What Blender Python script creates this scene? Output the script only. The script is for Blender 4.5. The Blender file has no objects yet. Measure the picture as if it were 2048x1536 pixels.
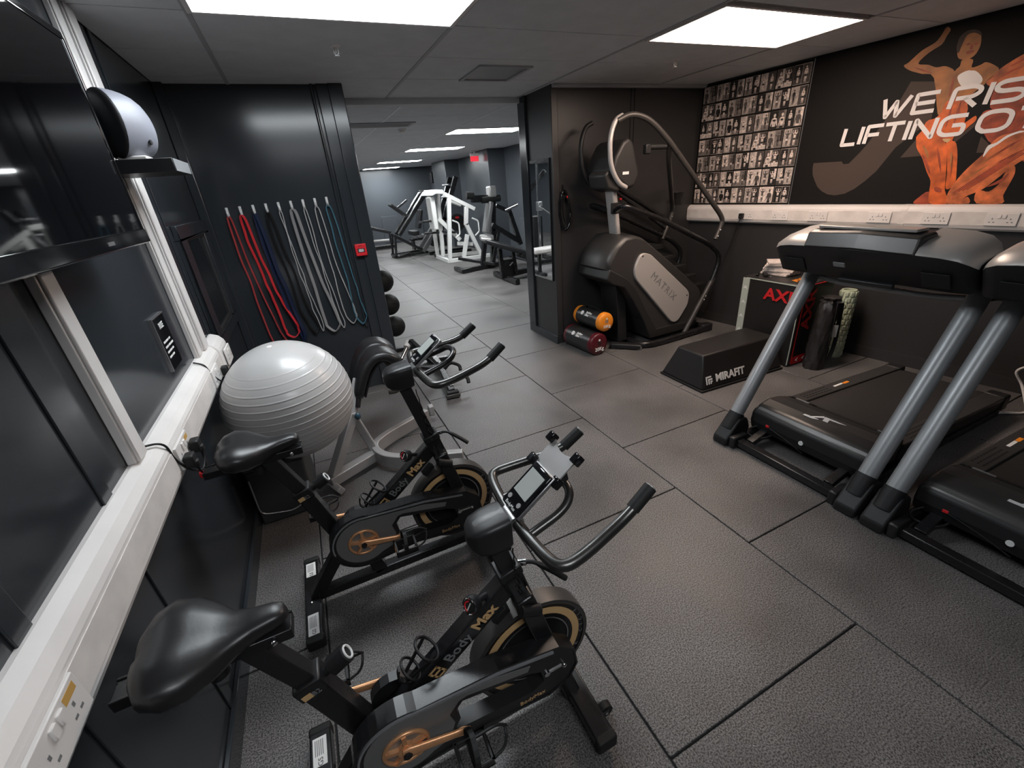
import bpy, bmesh, math, random
from mathutils import Vector as V, Matrix
random.seed(7)
S = bpy.context.scene
COL = S.collection
PI = math.pi
# ---------------------------------------------------------------- camera, world, exposure
YAW, PITCH, ROLL, FPX = 0.4064156, 0.4421278, -0.0844028, 852.72
fw = V((math.sin(YAW)*math.cos(PITCH), math.cos(YAW)*math.cos(PITCH), -math.sin(PITCH)))
rt = V((math.cos(YAW), -math.sin(YAW), 0))
up = rt.cross(fw)
r2 = rt*math.cos(ROLL) + up*math.sin(ROLL)
u2 = -rt*math.sin(ROLL) + up*math.cos(ROLL)
cam = bpy.data.objects.new('camera', bpy.data.cameras.new('camera'))
COL.objects.link(cam)
cam.matrix_world = Matrix(((r2.x, u2.x, -fw.x, 0), (r2.y, u2.y, -fw.y, 0), (r2.z, u2.z, -fw.z, 1.75), (0, 0, 0, 1)))
cam.data.sensor_width = 36
cam.data.lens = FPX/2048*36
cam.data.clip_start = 0.05
S.camera = cam
w = bpy.data.worlds.new('world'); S.world = w; w.use_nodes = True
w.node_tree.nodes['Background'].inputs[0].default_value = (0.5, 0.55, 0.6, 1)
w.node_tree.nodes['Background'].inputs[1].default_value = 0.02
S.view_settings.view_transform = 'Standard'
S.view_settings.look = 'None'
S.view_settings.gamma = 1
S.view_settings.use_curve_mapping = False
S.view_settings.exposure = 0.66
LAMP = dict(cool=((0.89, 0.955, 1.0), 13.0), warm=((1.0, 0.78, 0.64), 14.0), far=((0.94, 0.98, 1.0), 24.0), rear=((0.93, 0.965, 1.0), 8.0))

# ---------------------------------------------------------------- materials
MATS = {}
def mat(name, col, rough=0.5, metal=0.0, spec=0.5, var=0.0, vscale=8.0, bump=0.0, bscale=60.0, coat=0.0, emit=None, estr=0, detail=4, alpha=None, trans=0):
    m = bpy.data.materials.new(name); m.use_nodes = True
    nt = m.node_tree; b = nt.nodes['Principled BSDF']
    b.inputs['Base Color'].default_value = (*col, 1)
    b.inputs['Roughness'].default_value = rough
    b.inputs['Metallic'].default_value = metal
    b.inputs['Specular IOR Level'].default_value = spec
    b.inputs['Coat Weight'].default_value = coat
    b.inputs['Transmission Weight'].default_value = trans
    if emit:
        b.inputs['Emission Color'].default_value = (*emit, 1); b.inputs['Emission Strength'].default_value = estr
    if var or bump:
        tc = nt.nodes.new('ShaderNodeTexCoord')
        if var:
            n = nt.nodes.new('ShaderNodeTexNoise'); n.inputs['Scale'].default_value = vscale; n.inputs['Detail'].default_value = detail
            nt.links.new(tc.outputs['Object'], n.inputs['Vector'])
            r = nt.nodes.new('ShaderNodeMapRange')
            r.inputs['From Min'].default_value = 0.3; r.inputs['From Max'].default_value = 0.7
            r.inputs['To Min'].default_value = 1-var; r.inputs['To Max'].default_value = 1+var
            nt.links.new(n.outputs['Fac'], r.inputs['Value'])
            mx = nt.nodes.new('ShaderNodeMix'); mx.data_type = 'RGBA'; mx.blend_type = 'MULTIPLY'
            mx.inputs[0].default_value = 1; mx.inputs[6].default_value = (*col, 1)
            nt.links.new(r.outputs[0], mx.inputs[7]); nt.links.new(mx.outputs[2], b.inputs['Base Color'])
            r3 = nt.nodes.new('ShaderNodeMapRange')
            r3.inputs['To Min'].default_value = max(0.02, rough-0.06); r3.inputs['To Max'].default_value = min(1, rough+0.06)
            nt.links.new(n.outputs['Fac'], r3.inputs['Value']); nt.links.new(r3.outputs[0], b.inputs['Roughness'])
        if bump:
            n2 = nt.nodes.new('ShaderNodeTexNoise'); n2.inputs['Scale'].default_value = bscale; n2.inputs['Detail'].default_value = 3
            nt.links.new(tc.outputs['Object'], n2.inputs['Vector'])
            bp = nt.nodes.new('ShaderNodeBump'); bp.inputs['Strength'].default_value = bump; bp.inputs['Distance'].default_value = 0.003
            nt.links.new(n2.outputs['Fac'], bp.inputs['Height']); nt.links.new(bp.outputs[0], b.inputs['Normal'])
    MATS[name] = m
    return m

def rubber(name, base, fleck):
    m = mat(name, base, 0.5, spec=0.5)
    nt = m.node_tree; b = nt.nodes['Principled BSDF']
    tc = nt.nodes.new('ShaderNodeTexCoord')
    oi = nt.nodes.new('ShaderNodeObjectInfo')
    add = nt.nodes.new('ShaderNodeVectorMath'); add.operation = 'ADD'
    nt.links.new(tc.outputs['Object'], add.inputs[0])
    nt.links.new(oi.outputs['Location'], add.inputs[1])
    n1 = nt.nodes.new('ShaderNodeTexNoise'); n1.inputs['Scale'].default_value = 2.1; n1.inputs['Detail'].default_value = 3
    n2 = nt.nodes.new('ShaderNodeTexNoise'); n2.inputs['Scale'].default_value = 185; n2.inputs['Detail'].default_value = 2
    v = nt.nodes.new('ShaderNodeTexVoronoi'); v.inputs['Scale'].default_value = 46
    for x in (n1, n2, v): nt.links.new(add.outputs[0], x.inputs['Vector'])
    def rng(src, a, c, lo, hi):
        r = nt.nodes.new('ShaderNodeMapRange')
        for k, q in zip(('From Min', 'From Max', 'To Min', 'To Max'), (a, c, lo, hi)): r.inputs[k].default_value = q
        nt.links.new(src, r.inputs['Value']); return r.outputs[0]
    m1 = nt.nodes.new('ShaderNodeMath'); m1.operation = 'MULTIPLY'
    nt.links.new(rng(n1.outputs['Fac'], .3, .7, .72, 1.3), m1.inputs[0])
    nt.links.new(rng(n2.outputs['Fac'], .38, .62, .30, 1.85), m1.inputs[1])
    mx = nt.nodes.new('ShaderNodeMix'); mx.data_type = 'RGBA'; mx.blend_type = 'MULTIPLY'; mx.inputs[0].default_value = 1
    mx.inputs[6].default_value = (*base, 1); nt.links.new(m1.outputs[0], mx.inputs[7])
    # sparse pale flecks: only some voronoi cells, near the cell centre
    sp = nt.nodes.new('ShaderNodeSeparateColor'); nt.links.new(v.outputs['Color'], sp.inputs[0])
    a = rng(sp.outputs[0], .955, .965, 0, 1)
    c = rng(v.outputs['Distance'], .05, .11, 1, 0)
    mm = nt.nodes.new('ShaderNodeMath'); mm.operation = 'MULTIPLY'
    nt.links.new(a, mm.inputs[0]); nt.links.new(c, mm.inputs[1])
    mf = nt.nodes.new('ShaderNodeMix'); mf.data_type = 'RGBA'
    nt.links.new(mm.outputs[0], mf.inputs[0]); nt.links.new(mx.outputs[2], mf.inputs[6]); mf.inputs[7].default_value = (*fleck, 1)
    nt.links.new(mf.outputs[2], b.inputs['Base Color'])
    nt.links.new(rng(n1.outputs['Fac'], .3, .7, .40, .56), b.inputs['Roughness'])
    bp = nt.nodes.new('ShaderNodeBump'); bp.inputs['Strength'].default_value = .4; bp.inputs['Distance'].default_value = .001
    nt.links.new(n2.outputs['Fac'], bp.inputs['Height']); nt.links.new(bp.outputs[0], b.inputs['Normal'])
    return m

rubber('rubber_floor', (0.102, 0.096, 0.094), (0.5, 0.5, 0.5))
mat('wall_paint', (0.027, 0.031, 0.036), 0.17, spec=0.5, bump=0.04, bscale=9)
mat('wall_paint_satin', (0.036, 0.035, 0.036), 0.36, spec=0.45, bump=0.04, bscale=20)
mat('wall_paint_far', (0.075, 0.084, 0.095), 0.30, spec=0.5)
mat('ceiling_tile', (0.68, 0.70, 0.72), 0.85, spec=0.2, var=0.05, vscale=6, bump=0.25, bscale=220)
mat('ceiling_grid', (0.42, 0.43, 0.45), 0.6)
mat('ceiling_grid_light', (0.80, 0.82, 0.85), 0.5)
mat('joint_dark', (0.012, 0.012, 0.013), 0.8)
mat('white_plastic', (0.78, 0.75, 0.73), 0.38, var=0.05, vscale=5)
mat('white_plastic_dirty', (0.74, 0.70, 0.67), 0.42, var=0.12, vscale=9)
mat('stain', (0.62, 0.36, 0.10), 0.6)
mat('black_metal', (0.010, 0.010, 0.011), 0.28, spec=0.5, var=0.1, vscale=12)
mat('black_satin', (0.014, 0.014, 0.015), 0.42, spec=0.45)
mat('black_rubber', (0.013, 0.013, 0.013), 0.6, spec=0.3, bump=0.1, bscale=150)
mat('black_plastic', (0.012, 0.012, 0.013), 0.5, spec=0.4, bump=0.08, bscale=300)
mat('black_gloss', (0.006, 0.006, 0.007), 0.08, spec=0.5)
mat('screen_glass', (0.004, 0.004, 0.005), 0.04, spec=0.6)
mat('pad_vinyl', (0.016, 0.016, 0.017), 0.36, spec=0.5, bump=0.06, bscale=120)
mat('bar_metal', (0.10, 0.098, 0.095), 0.30, metal=0.85, var=0.08, vscale=14)
mat('chrome', (0.72, 0.72, 0.73), 0.12, metal=1.0)
mat('steel_dull', (0.45, 0.45, 0.46), 0.35, metal=0.9)
mat('silver_paint', (0.30, 0.31, 0.32), 0.40, metal=0.4)
mat('grey_frame', (0.36, 0.35, 0.345), 0.34, metal=0.35, var=0.06, vscale=9)
mat('grey_panel', (0.19, 0.19, 0.19), 0.36, metal=0.3)
mat('speaker_grey', (0.21, 0.215, 0.25), 0.45)
mat('hook_silver', (0.70, 0.70, 0.70), 0.35, metal=0.2)
mat('head_grey', (0.13, 0.13, 0.132), 0.42)
mat('gold', (0.66, 0.38, 0.17), 0.30, metal=0.75, var=0.05, vscale=20)
mat('gold_print', (0.66, 0.42, 0.20), 0.5)
mat('copper', (0.74, 0.38, 0.19), 0.36, metal=0.5, var=0.06, vscale=20)
mat('print_white', (0.75, 0.75, 0.74), 0.6)
mat('print_grey', (0.20, 0.20, 0.20), 0.6)
mat('print_black', (0.01, 0.01, 0.01), 0.6)
mat('print_red', (0.60, 0.015, 0.02), 0.5)
mat('ball_vinyl', (0.47, 0.46, 0.455), 0.33, spec=0.5, coat=0.15, var=0.03, vscale=3)
mat('band_red', (0.62, 0.03, 0.04), 0.55)
mat('band_darkred', (0.42, 0.05, 0.055), 0.55)
mat('band_navy', (0.006, 0.014, 0.045), 0.55)
mat('band_black', (0.008, 0.008, 0.009), 0.55)
mat('band_grey', (0.24, 0.24, 0.25), 0.55)
mat('band_palegrey', (0.42, 0.42, 0.42), 0.55)
mat('band_blue', (0.055, 0.16, 0.22), 0.55)
mat('call_red', (0.65, 0.02, 0.03), 0.35)
mat('orange_vinyl', (0.85, 0.27, 0.02), 0.42, bump=0.15, bscale=90)
mat('maroon_vinyl', (0.085, 0.008, 0.014), 0.32, bump=0.15, bscale=90)
mat('stair_body', (0.036, 0.034, 0.033), 0.42, spec=0.5, bump=0.05, bscale=260)
mat('stair_body_dark', (0.020, 0.019, 0.019), 0.5, bump=0.05, bscale=260)
mat('stair_silver', (0.50, 0.47, 0.45), 0.42, metal=0.25)
mat('rail_grey', (0.085, 0.079, 0.075), 0.42, metal=0.5)
mat('foam_block', (0.014, 0.013, 0.013), 0.45, bump=0.1, bscale=200)
mat('pale_green', (0.50, 0.56, 0.42), 0.55)
mat('green_strip', (0.42, 0.47, 0.42), 0.55)
mat('nylon', (0.022, 0.020, 0.020), 0.42, var=0.3, vscale=20, bump=0.6, bscale=22)
mat('paper', (0.62, 0.54, 0.50), 0.7, var=0.2, vscale=30)
mat('hood_grey', (0.060, 0.057, 0.055), 0.34, metal=0.4, var=0.05, vscale=10)
mat('console_silver', (0.38, 0.36, 0.345), 0.36, metal=0.3)
mat('belt', (0.022, 0.021, 0.021), 0.55, bump=0.15, bscale=260)
mat('lcd', (0.42, 0.44, 0.42), 0.2)
mat('mirror', (0.82, 0.84, 0.85), 0.015, metal=1.0)
mat('window_glass', (0.012, 0.013, 0.015), 0.05, spec=0.6)
mat('box_grey', (0.055, 0.054, 0.055), 0.55)
mat('white_paint_metal', (0.72, 0.72, 0.70), 0.35)
mat('blue_knob', (0.03, 0.07, 0.10), 0.2)
mat('lens_bulb', (0.6, 0.55, 0.5), 0.2)
# the mural and photo prints (flat print: colours only)
mat('mural_black', (0.0085, 0.0075, 0.007), 0.6, spec=0.2)
mat('mural_brown', (0.075, 0.055, 0.046), 0.6, spec=0.2)
mat('print_tan', (0.40, 0.15, 0.04), 0.55, var=0.35, vscale=9)
mat('print_skin', (0.66, 0.125, 0.02), 0.55, var=0.45, vscale=11, detail=6)
mat('print_skin_dark', (0.36, 0.06, 0.022), 0.55, var=0.5, vscale=14, detail=6)
mat('print_muscle', (0.60, 0.15, 0.045), 0.55, var=0.6, vscale=12, detail=7)
mat('print_letter', (0.92, 0.88, 0.86), 0.5)
for i, g in enumerate((0.02, 0.09, 0.25, 0.52, 0.82)):
    mat('photo_%d' % i, (g*1.0, g*0.86, g*0.78), 0.5, var=0.35, vscale=45, detail=5)
def lamp_mat(name, k):
    c, s = LAMP[k]
    return mat(name, (0.9, 0.9, 0.9), 0.6, emit=c, estr=s)
lamp_mat('diffuser_cool', 'cool'); lamp_mat('diffuser_warm', 'warm'); lamp_mat('diffuser_far', 'far'); lamp_mat('diffuser_rear', 'rear')
mat('exit_red', (0.7, 0.02, 0.03), 0.4, emit=(1, 0.05, 0.08), estr=0.45)

# ---------------------------------------------------------------- geometry helpers
class G:
    def __init__(s): s.v = []; s.f = []; s.sm = []; s.mi = []
    def add(s, vs, fs, smooth=False, mi=0):
        o = len(s.v); s.v += [V(p) for p in vs]
        for f in fs: s.f.append([i+o for i in f]); s.sm.append(smooth); s.mi.append(mi)
        return s
    def obox(s, c, ax, h, mi=0):
        c = V(c); vs = [c + ax[0]*h[0]*i + ax[1]*h[1]*j + ax[2]*h[2]*k for i in (-1, 1) for j in (-1, 1) for k in (-1, 1)]
        return s.add(vs, [(0, 1, 3, 2), (4, 6, 7, 5), (0, 4, 5, 1), (2, 3, 7, 6), (0, 2, 6, 4), (1, 5, 7, 3)], mi=mi)
    def box(s, x0, x1, y0, y1, z0, z1, mi=0):
        return s.obox(((x0+x1)/2, (y0+y1)/2, (z0+z1)/2), (V((1, 0, 0)), V((0, 1, 0)), V((0, 0, 1))), (abs(x1-x0)/2, abs(y1-y0)/2, abs(z1-z0)/2), mi)
    def beam(s, a, b, w, h, upv=(0, 0, 1), mi=0):
        a, b = V(a), V(b); d = (b-a).normalized(); u = V(upv)
        if abs(d.dot(u)) > .97: u = V((1, 0, 0))
        sd = d.cross(u).normalized(); u = sd.cross(d)
        return s.obox((a+b)/2, (d, sd, u), ((b-a).length/2, w/2, h/2), mi)
    def tube(s, pts, r, n=10, closed=False, caps=True, mi=0, flat=None):
        pts = [V(p) for p in pts]; m = len(pts); rs = r if isinstance(r, (list, tuple)) else [r]*m
        ring = []; t0 = None; u = None
        for i in range(m):
            if closed: d = (pts[(i+1) % m]-pts[i-1]).normalized()
            elif i == 0: d = (pts[1]-pts[0]).normalized()
            elif i == m-1: d = (pts[-1]-pts[-2]).normalized()
            else: d = ((pts[i+1]-pts[i]).normalized()+(pts[i]-pts[i-1]).normalized()).normalized()
            if u is None:
                u = V((0, 0, 1)) if abs(d.z) < .9 else V((1, 0, 0))
                if flat is not None: u = V(flat)
            u = (u-d*u.dot(d)).normalized(); w_ = d.cross(u)
            ring.append([pts[i]+(u*math.cos(2*PI*k/n)+w_*math.sin(2*PI*k/n))*rs[i] for k in range(n)])
        vs = [p for R in ring for p in R]; fs = []
        for i in range(m if closed else m-1):
            j = (i+1) % m
            for k in range(n): fs.append((i*n+k, i*n+(k+1) % n, j*n+(k+1) % n, j*n+k))
        s.add(vs, fs, True, mi)
        if caps and not closed:
            s.add(ring[0], [tuple(range(n))[::-1]], mi=mi); s.add(ring[-1], [tuple(range(n))], mi=mi)
        return s
    def cyl(s, a, b, r0, r1=None, n=16, mi=0):
        return s.tube([a, b], [r0, r0 if r1 is None else r1], n, mi=mi)
    def strap(s, pts, wv, w, t, closed=False, mi=0):
        # flat strip following pts; wv = width direction
        pts = [V(p) for p in pts]; wv = V(wv).normalized(); m = len(pts); vs = []
        for i in range(m):
            if closed: d = pts[(i+1) % m]-pts[i-1]
            else: d = pts[min(i+1, m-1)]-pts[max(i-1, 0)]
            d.normalize(); nn = d.cross(wv).normalized()
            vs += [pts[i]+wv*w/2+nn*t/2, pts[i]-wv*w/2+nn*t/2, pts[i]-wv*w/2-nn*t/2, pts[i]+wv*w/2-nn*t/2]
        fs = []
        for i in range(m if closed else m-1):
            j = (i+1) % m
            for k in range(4): fs.append((i*4+k, i*4+(k+1) % 4, j*4+(k+1) % 4, j*4+k))
        if not closed: fs += [(3, 2, 1, 0), (m*4-4, m*4-3, m*4-2, m*4-1)]
        return s.add(vs, fs, False, mi)
    def prism(s, poly, plane, lo, hi, mi=0, smooth=False):
        def P(a, b, c): return {'xz': (a, c, b), 'xy': (a, b, c), 'yz': (c, a, b)}[plane]
        n = len(poly); vs = [P(a, b, lo) for a, b in poly]+[P(a, b, hi) for a, b in poly]
        s.add(vs, [tuple(range(n)), tuple(range(2*n-1, n-1, -1))], mi=mi)
        o = len(s.v); s.v += [V(p) for p in vs]
        for i in range(n): s.f.append([o+i, o+n+i, o+n+(i+1) % n, o+(i+1) % n]); s.sm.append(smooth); s.mi.append(mi)
        return s
    def lathe(s, prof, c, axis, n=24, mi=0, smooth=True, caps=True):
        c = V(c); a = V(axis).normalized(); u = V((0, 0, 1)) if abs(a.z) < .9 else V((1, 0, 0))
        u = (u-a*u.dot(a)).normalized(); w_ = a.cross(u); m = len(prof)
        vs = [c+a*h+(u*math.cos(2*PI*k/n)+w_*math.sin(2*PI*k/n))*r for r, h in prof for k in range(n)]
        fs = [(i*n+k, i*n+(k+1) % n, (i+1)*n+(k+1) % n, (i+1)*n+k) for i in range(m-1) for k in range(n)]
        s.add(vs, fs, smooth, mi)
        for i, rev in ((0, True), (m-1, False)):
            if caps and prof[i][0] > 1e-5:
                q = vs[i*n:(i+1)*n]; s.add(q, [tuple(range(n))[::-1] if rev else tuple(range(n))], mi=mi)
        return s
    def ell(s, c, r, nu=20, nv=12, mi=0):
        c = V(c); vs = []; fs = []
        for i in range(nv+1):
            t = PI*i/nv
            for k in range(nu):
                p = 2*PI*k/nu; vs.append(c+V((r[0]*math.sin(t)*math.cos(p), r[1]*math.sin(t)*math.sin(p), r[2]*math.cos(t))))
        for i in range(nv):
            for k in range(nu): fs.append((i*nu+k, (i+1)*nu+k, (i+1)*nu+(k+1) % nu, i*nu+(k+1) % nu))
        return s.add(vs, fs, True, mi)
    def torus(s, c, axis, R, r, n=28, m=8, mi=0, a0=0, a1=2*PI):
        c = V(c); a = V(axis).normalized(); u = V((0, 0, 1)) if abs(a.z) < .9 else V((1, 0, 0))
        u = (u-a*u.dot(a)).normalized(); w_ = a.cross(u); full = a1-a0 > 6.28
        pts = [c+(u*math.cos(a0+(a1-a0)*k/n)+w_*math.sin(a0+(a1-a0)*k/n))*R for k in range(n if full else n+1)]
        return s.tube(pts, r, m, closed=full, mi=mi)
    def loft(s, secs, closed=True, caps=True, smooth=True, mi=0):
        n = len(secs[0]); vs = [p for q in secs for p in q]; fs = []
        for i in range(len(secs)-1):
            for k in range(n if closed else n-1): fs.append((i*n+k, i*n+(k+1) % n, (i+1)*n+(k+1) % n, (i+1)*n+k))
        s.add(vs, fs, smooth, mi)
        if caps:
            s.add(secs[0], [tuple(range(n))[::-1]], mi=mi); s.add(secs[-1], [tuple(range(n))], mi=mi)
        return s

def fil(pts, r, n=5, closed=False):
    pts = [V(p) for p in pts]; out = []; m = len(pts)
    for i, p in enumerate(pts):
        if not closed and i in (0, m-1): out.append(p); continue
        a, b = pts[i-1], pts[(i+1) % m]; da, db = a-p, b-p
        ra = min(r, da.length*.48); rb = min(r, db.length*.48)
        A, B = p+da.normalized()*ra, p+db.normalized()*rb
        for k in range(n+1):
            t = k/n; out.append(A*(1-t)**2+p*2*t*(1-t)+B*t*t)
    return out
def smooth_path(pts, n=6, closed=False):
    pts = [V(p) for p in pts]; out = []; m = len(pts)
    for i in range(m if closed else m-1):
        if closed: p0, p1, p2, p3 = pts[i-1], pts[i], pts[(i+1) % m], pts[(i+2) % m]
        else: p0, p1, p2, p3 = pts[max(i-1, 0)], pts[i], pts[i+1], pts[min(i+2, m-1)]
        for k in range(n):
            t = k/n
            out.append(0.5*((2*p1)+(p2-p0)*t+(2*p0-5*p1+4*p2-p3)*t*t+(3*p1-p0-3*p2+p3)*t**3))
    if not closed: out.append(pts[-1])
    return out
def arc(cx, cy, r, a0, a1, n=12): return [(cx+r*math.cos(math.radians(a0+(a1-a0)*k/n)), cy+r*math.sin(math.radians(a0+(a1-a0)*k/n))) for k in range(n+1)]

def wloc(p):
    o = V((0, 0, 0))
    while p is not None: o = o+p.location; p = p.parent
    return o
def mesh_of(name, g, m, bevel=0, seg=2, off=V((0, 0, 0))):
    me = bpy.data.meshes.new(name)
    me.from_pydata([tuple(p-off) for p in g.v], [], g.f)
    for pl, sm, mi in zip(me.polygons, g.sm, g.mi): pl.use_smooth = sm; pl.material_index = mi
    for k in (m if isinstance(m, (list, tuple)) else [m]): me.materials.append(MATS[k])
    bm = bmesh.new(); bm.from_mesh(me)
    bmesh.ops.remove_doubles(bm, verts=bm.verts, dist=1e-5)
    bmesh.ops.recalc_face_normals(bm, faces=bm.faces)
    if bevel:
        ed = [e for e in bm.edges if len(e.link_faces) == 2 and e.calc_face_angle(0) > 0.5]
        r = bmesh.ops.bevel(bm, geom=ed, offset=bevel, segments=seg, profile=.5, affect='EDGES', clamp_overlap=True)
        for f in r['faces']: f.smooth = True
    else:
        for e in bm.edges:
            if len(e.link_faces) == 2 and e.calc_face_angle(0) > 0.9: e.smooth = False
    bm.to_mesh(me); bm.free()
    return me
def obj(name, g, m, parent=None, bevel=0, seg=2, label=None):
    if parent is None:
        xs = [p.x for p in g.v]; ys = [p.y for p in g.v]; zs = [p.z for p in g.v]
        off = V(((min(xs)+max(xs))/2, (min(ys)+max(ys))/2, min(zs)))
    else: off = wloc(parent)
    o = bpy.data.objects.new(name, mesh_of(name, g, m, bevel, seg, off)); COL.objects.link(o)
    if parent is None: o.location = off
    else: o.parent = parent
    if label: o['label'] = label
    return o
def tag(o, label, cat, group=None):
    o['label'] = label; o['category'] = cat
    if group: o['group'] = group
    return o
def thing(name, label, cat, loc=(0, 0, 0), group=None):
    o = bpy.data.objects.new(name, None); COL.objects.link(o); o.location = loc; o.empty_display_size = .1
    return tag(o, label, cat, group)
def struct(name, g, m, parent=None, bevel=0, label=None):
    o = obj(name, g, m, parent, bevel)
    if parent is None: o['kind'] = 'structure'
    if label: o['label'] = label
    return o
def inst(name, me, parent, loc):
    o = bpy.data.objects.new(name, me); COL.objects.link(o); o.parent = parent; o.location = V(loc)-wloc(parent); return o
def dup(root, dloc, label=None, parent=None):
    c = root.copy(); COL.objects.link(c)
    if parent is None: c.location = root.location+V(dloc)
    c.parent = parent
    if label: c['label'] = label
    for ch in [o for o in list(COL.objects) if o.parent == root]: dup(ch, None, None, c)
    return c
def text(body, size, o, right, upv, m, name, parent, ext=0.0012, shear=0.0, sx=1.0, bold=0.0, align='CENTER', space=1.0):
    cu = bpy.data.curves.new(name, 'FONT'); cu.body = body; cu.size = size; cu.extrude = ext; cu.shear = shear; cu.offset = bold
    cu.align_x = align; cu.align_y = 'CENTER'; cu.space_character = space; cu.resolution_u = 2
    t = bpy.data.objects.new('t', cu); COL.objects.link(t)
    dg = bpy.context.evaluated_depsgraph_get(); me = bpy.data.meshes.new_from_object(t.evaluated_get(dg))
    bpy.data.objects.remove(t); bpy.data.curves.remove(cu)
    R, U = V(right).normalized(), V(upv).normalized(); N = R.cross(U)
    off = V(o)-wloc(parent)
    for vtx in me.vertices:
        p = vtx.co.copy(); vtx.co = off+R*p.x*sx+U*p.y+N*p.z
    me.materials.clear(); me.materials.append(MATS[m]); me.name = name
    ob = bpy.data.objects.new(name, me); COL.objects.link(ob); ob.parent = parent
    return ob
X, Y, Z = V((1, 0, 0)), V((0, 1, 0)), V((0, 0, 1))
# ================================================================ SETTING
HC, HF = 2.53, 2.48            # ceiling heights: this room, the room beyond
XL, XR = -0.66, 4.6
# floor: slab plus square rubber tiles with recessed joints, laid in brick bond
fl = struct('floor', G().box(-3.2, 5.2, -2.7, 17.2, -0.12, -0.012), 'joint_dark')
tile_me = mesh_of('floor_tile', G().box(-.4965, .4965, -.4965, .4965, -.012, 0), 'rubber_floor', bevel=.003, seg=1)
for i in range(-4, 5):
    x = 0.167+i
    off = 0.0 if i % 2 else 0.5
    if x < -1.0:
        y0 = 5.0
    elif x > 4.5: continue
    else: y0 = -2.0
    y = y0+off
    while y < 17.2:
        inst('floor_tile', tile_me, fl, (x, y-0.0, 0)); y += 1
# walls of this room
wl = struct('wall_left', G().box(XL-.12, XL, -2.7, 4.2, 0, HC+.05), 'wall_paint')
struct('wall_back_left', G().box(XL-.12, 0.545, 4.15, 4.74, 0, HC+.05), 'wall_paint')
wbr = struct('wall_back_right', G().box(2.40, 4.75, 4.10, 4.74, 0, HC+.05), 'wall_paint_satin')
RP0, RD, RN = V((4.30, 4.10, 0)), V((0.10997, -0.99394, 0)), V((-0.99394, -0.10997, 0))
def RW(s, z, o=0.0): return RP0+RD*s+RN*o+Z*z
g = G(); a, b = RW(-.2, 0), RW(6.9, 0); c, d = a-RN*.12, b-RN*.12
g.add([a, b, c, d, a+Z*2.58, b+Z*2.58, c+Z*2.58, d+Z*2.58], [(0, 1, 5, 4), (3, 2, 6, 7), (2, 0, 4, 6), (1, 3, 7, 5), (4, 5, 7, 6), (0, 2, 3, 1)])
struct('wall_right', g, 'wall_paint_satin')
struct('wall_front', G().box(XL-.12, 5.3, -2.82, -2.7, 0, HC+.05), 'wall_paint')
# baseboards
struct('baseboard_left', G().box(XL, XL+.018, -2.7, 4.15, 0, .10), 'wall_paint', bevel=.004)
g = G()
for z0, z1, o in ((0, .09, .018), (.09, .10, .012)):
    p = [RW(0, z0), RW(6.8, z0), RW(6.8, z0, o), RW(0, z0, o)]
    g.add(p+[q+Z*(z1-z0) for q in p], [(0, 1, 2, 3), (4, 5, 6, 7), (2, 3, 7, 6), (0, 1, 5, 4), (1, 2, 6, 5), (0, 3, 7, 4)])
struct('baseboard_right', g, 'wall_paint_satin')
struct('baseboard_back', G().box(2.40, 4.32, 4.082, 4.10, 0, .10), 'wall_paint_satin', bevel=.004)
struct('baseboard_column', G().box(2.372, 2.40, 4.07, 4.62, 0, .09), 'wall_paint', bevel=.004)
# boxed-in jamb left of the opening, its grooves, and the painted pipe beside it
struct('trim_1', G().box(.365, .550, 4.118, 4.15, 0, HC), 'wall_paint', bevel=.006)
struct('trim_2', G().box(.45, .556, 4.10, 4.118, 0, HC), 'wall_paint', bevel=.005)
struct('trim_3', G().box(.545, .560, 4.12, 4.76, 0, HC), 'wall_paint', bevel=.004)
tag(obj('wall_pipe', G().cyl((.335, 4.135, .62), (.335, 4.135, HC), .011, n=10), 'wall_paint'), 'thin dark painted pipe running up beside the blue resistance band', 'pipe')
# casing of the column right of the opening
struct('trim_4', G().box(2.375, 2.40, 4.60, 4.76, 0, HC), 'wall_paint', bevel=.005)
struct('trim_5', G().box(2.388, 2.46, 4.078, 4.10, .09, HC), 'wall_paint_satin', bevel=.006)
# vertical cover strips in the corners
struct('trim_6', G().box(XL, XL+.06, 4.09, 4.15, 0, HC), 'wall_paint', bevel=.006)
struct('trim_7', G().box(3.33, 3.345, 4.086, 4.10, 1.80, HC).box(3.375, 3.39, 4.086, 4.10, 1.80, HC), 'wall_paint_satin')
for k, y in enumerate((3.02, 1.30, 0.86)):
    struct('trim_%d' % (8+k), G().box(XL, XL+.006, y, y+.055, 0, HC), 'wall_paint', bevel=.002)
# high-level bulkhead step at the top of the back wall and left wall
struct('trim_11', G().box(2.40, 4.4, 4.04, 4.10, HC-.03, HC+.02), 'ceiling_grid', bevel=.008)
# lintel between the two ceilings
struct('trim_12', G().box(.54, 2.42, 4.70, 4.80, HF, HC+.05), 'ceiling_tile')
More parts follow.
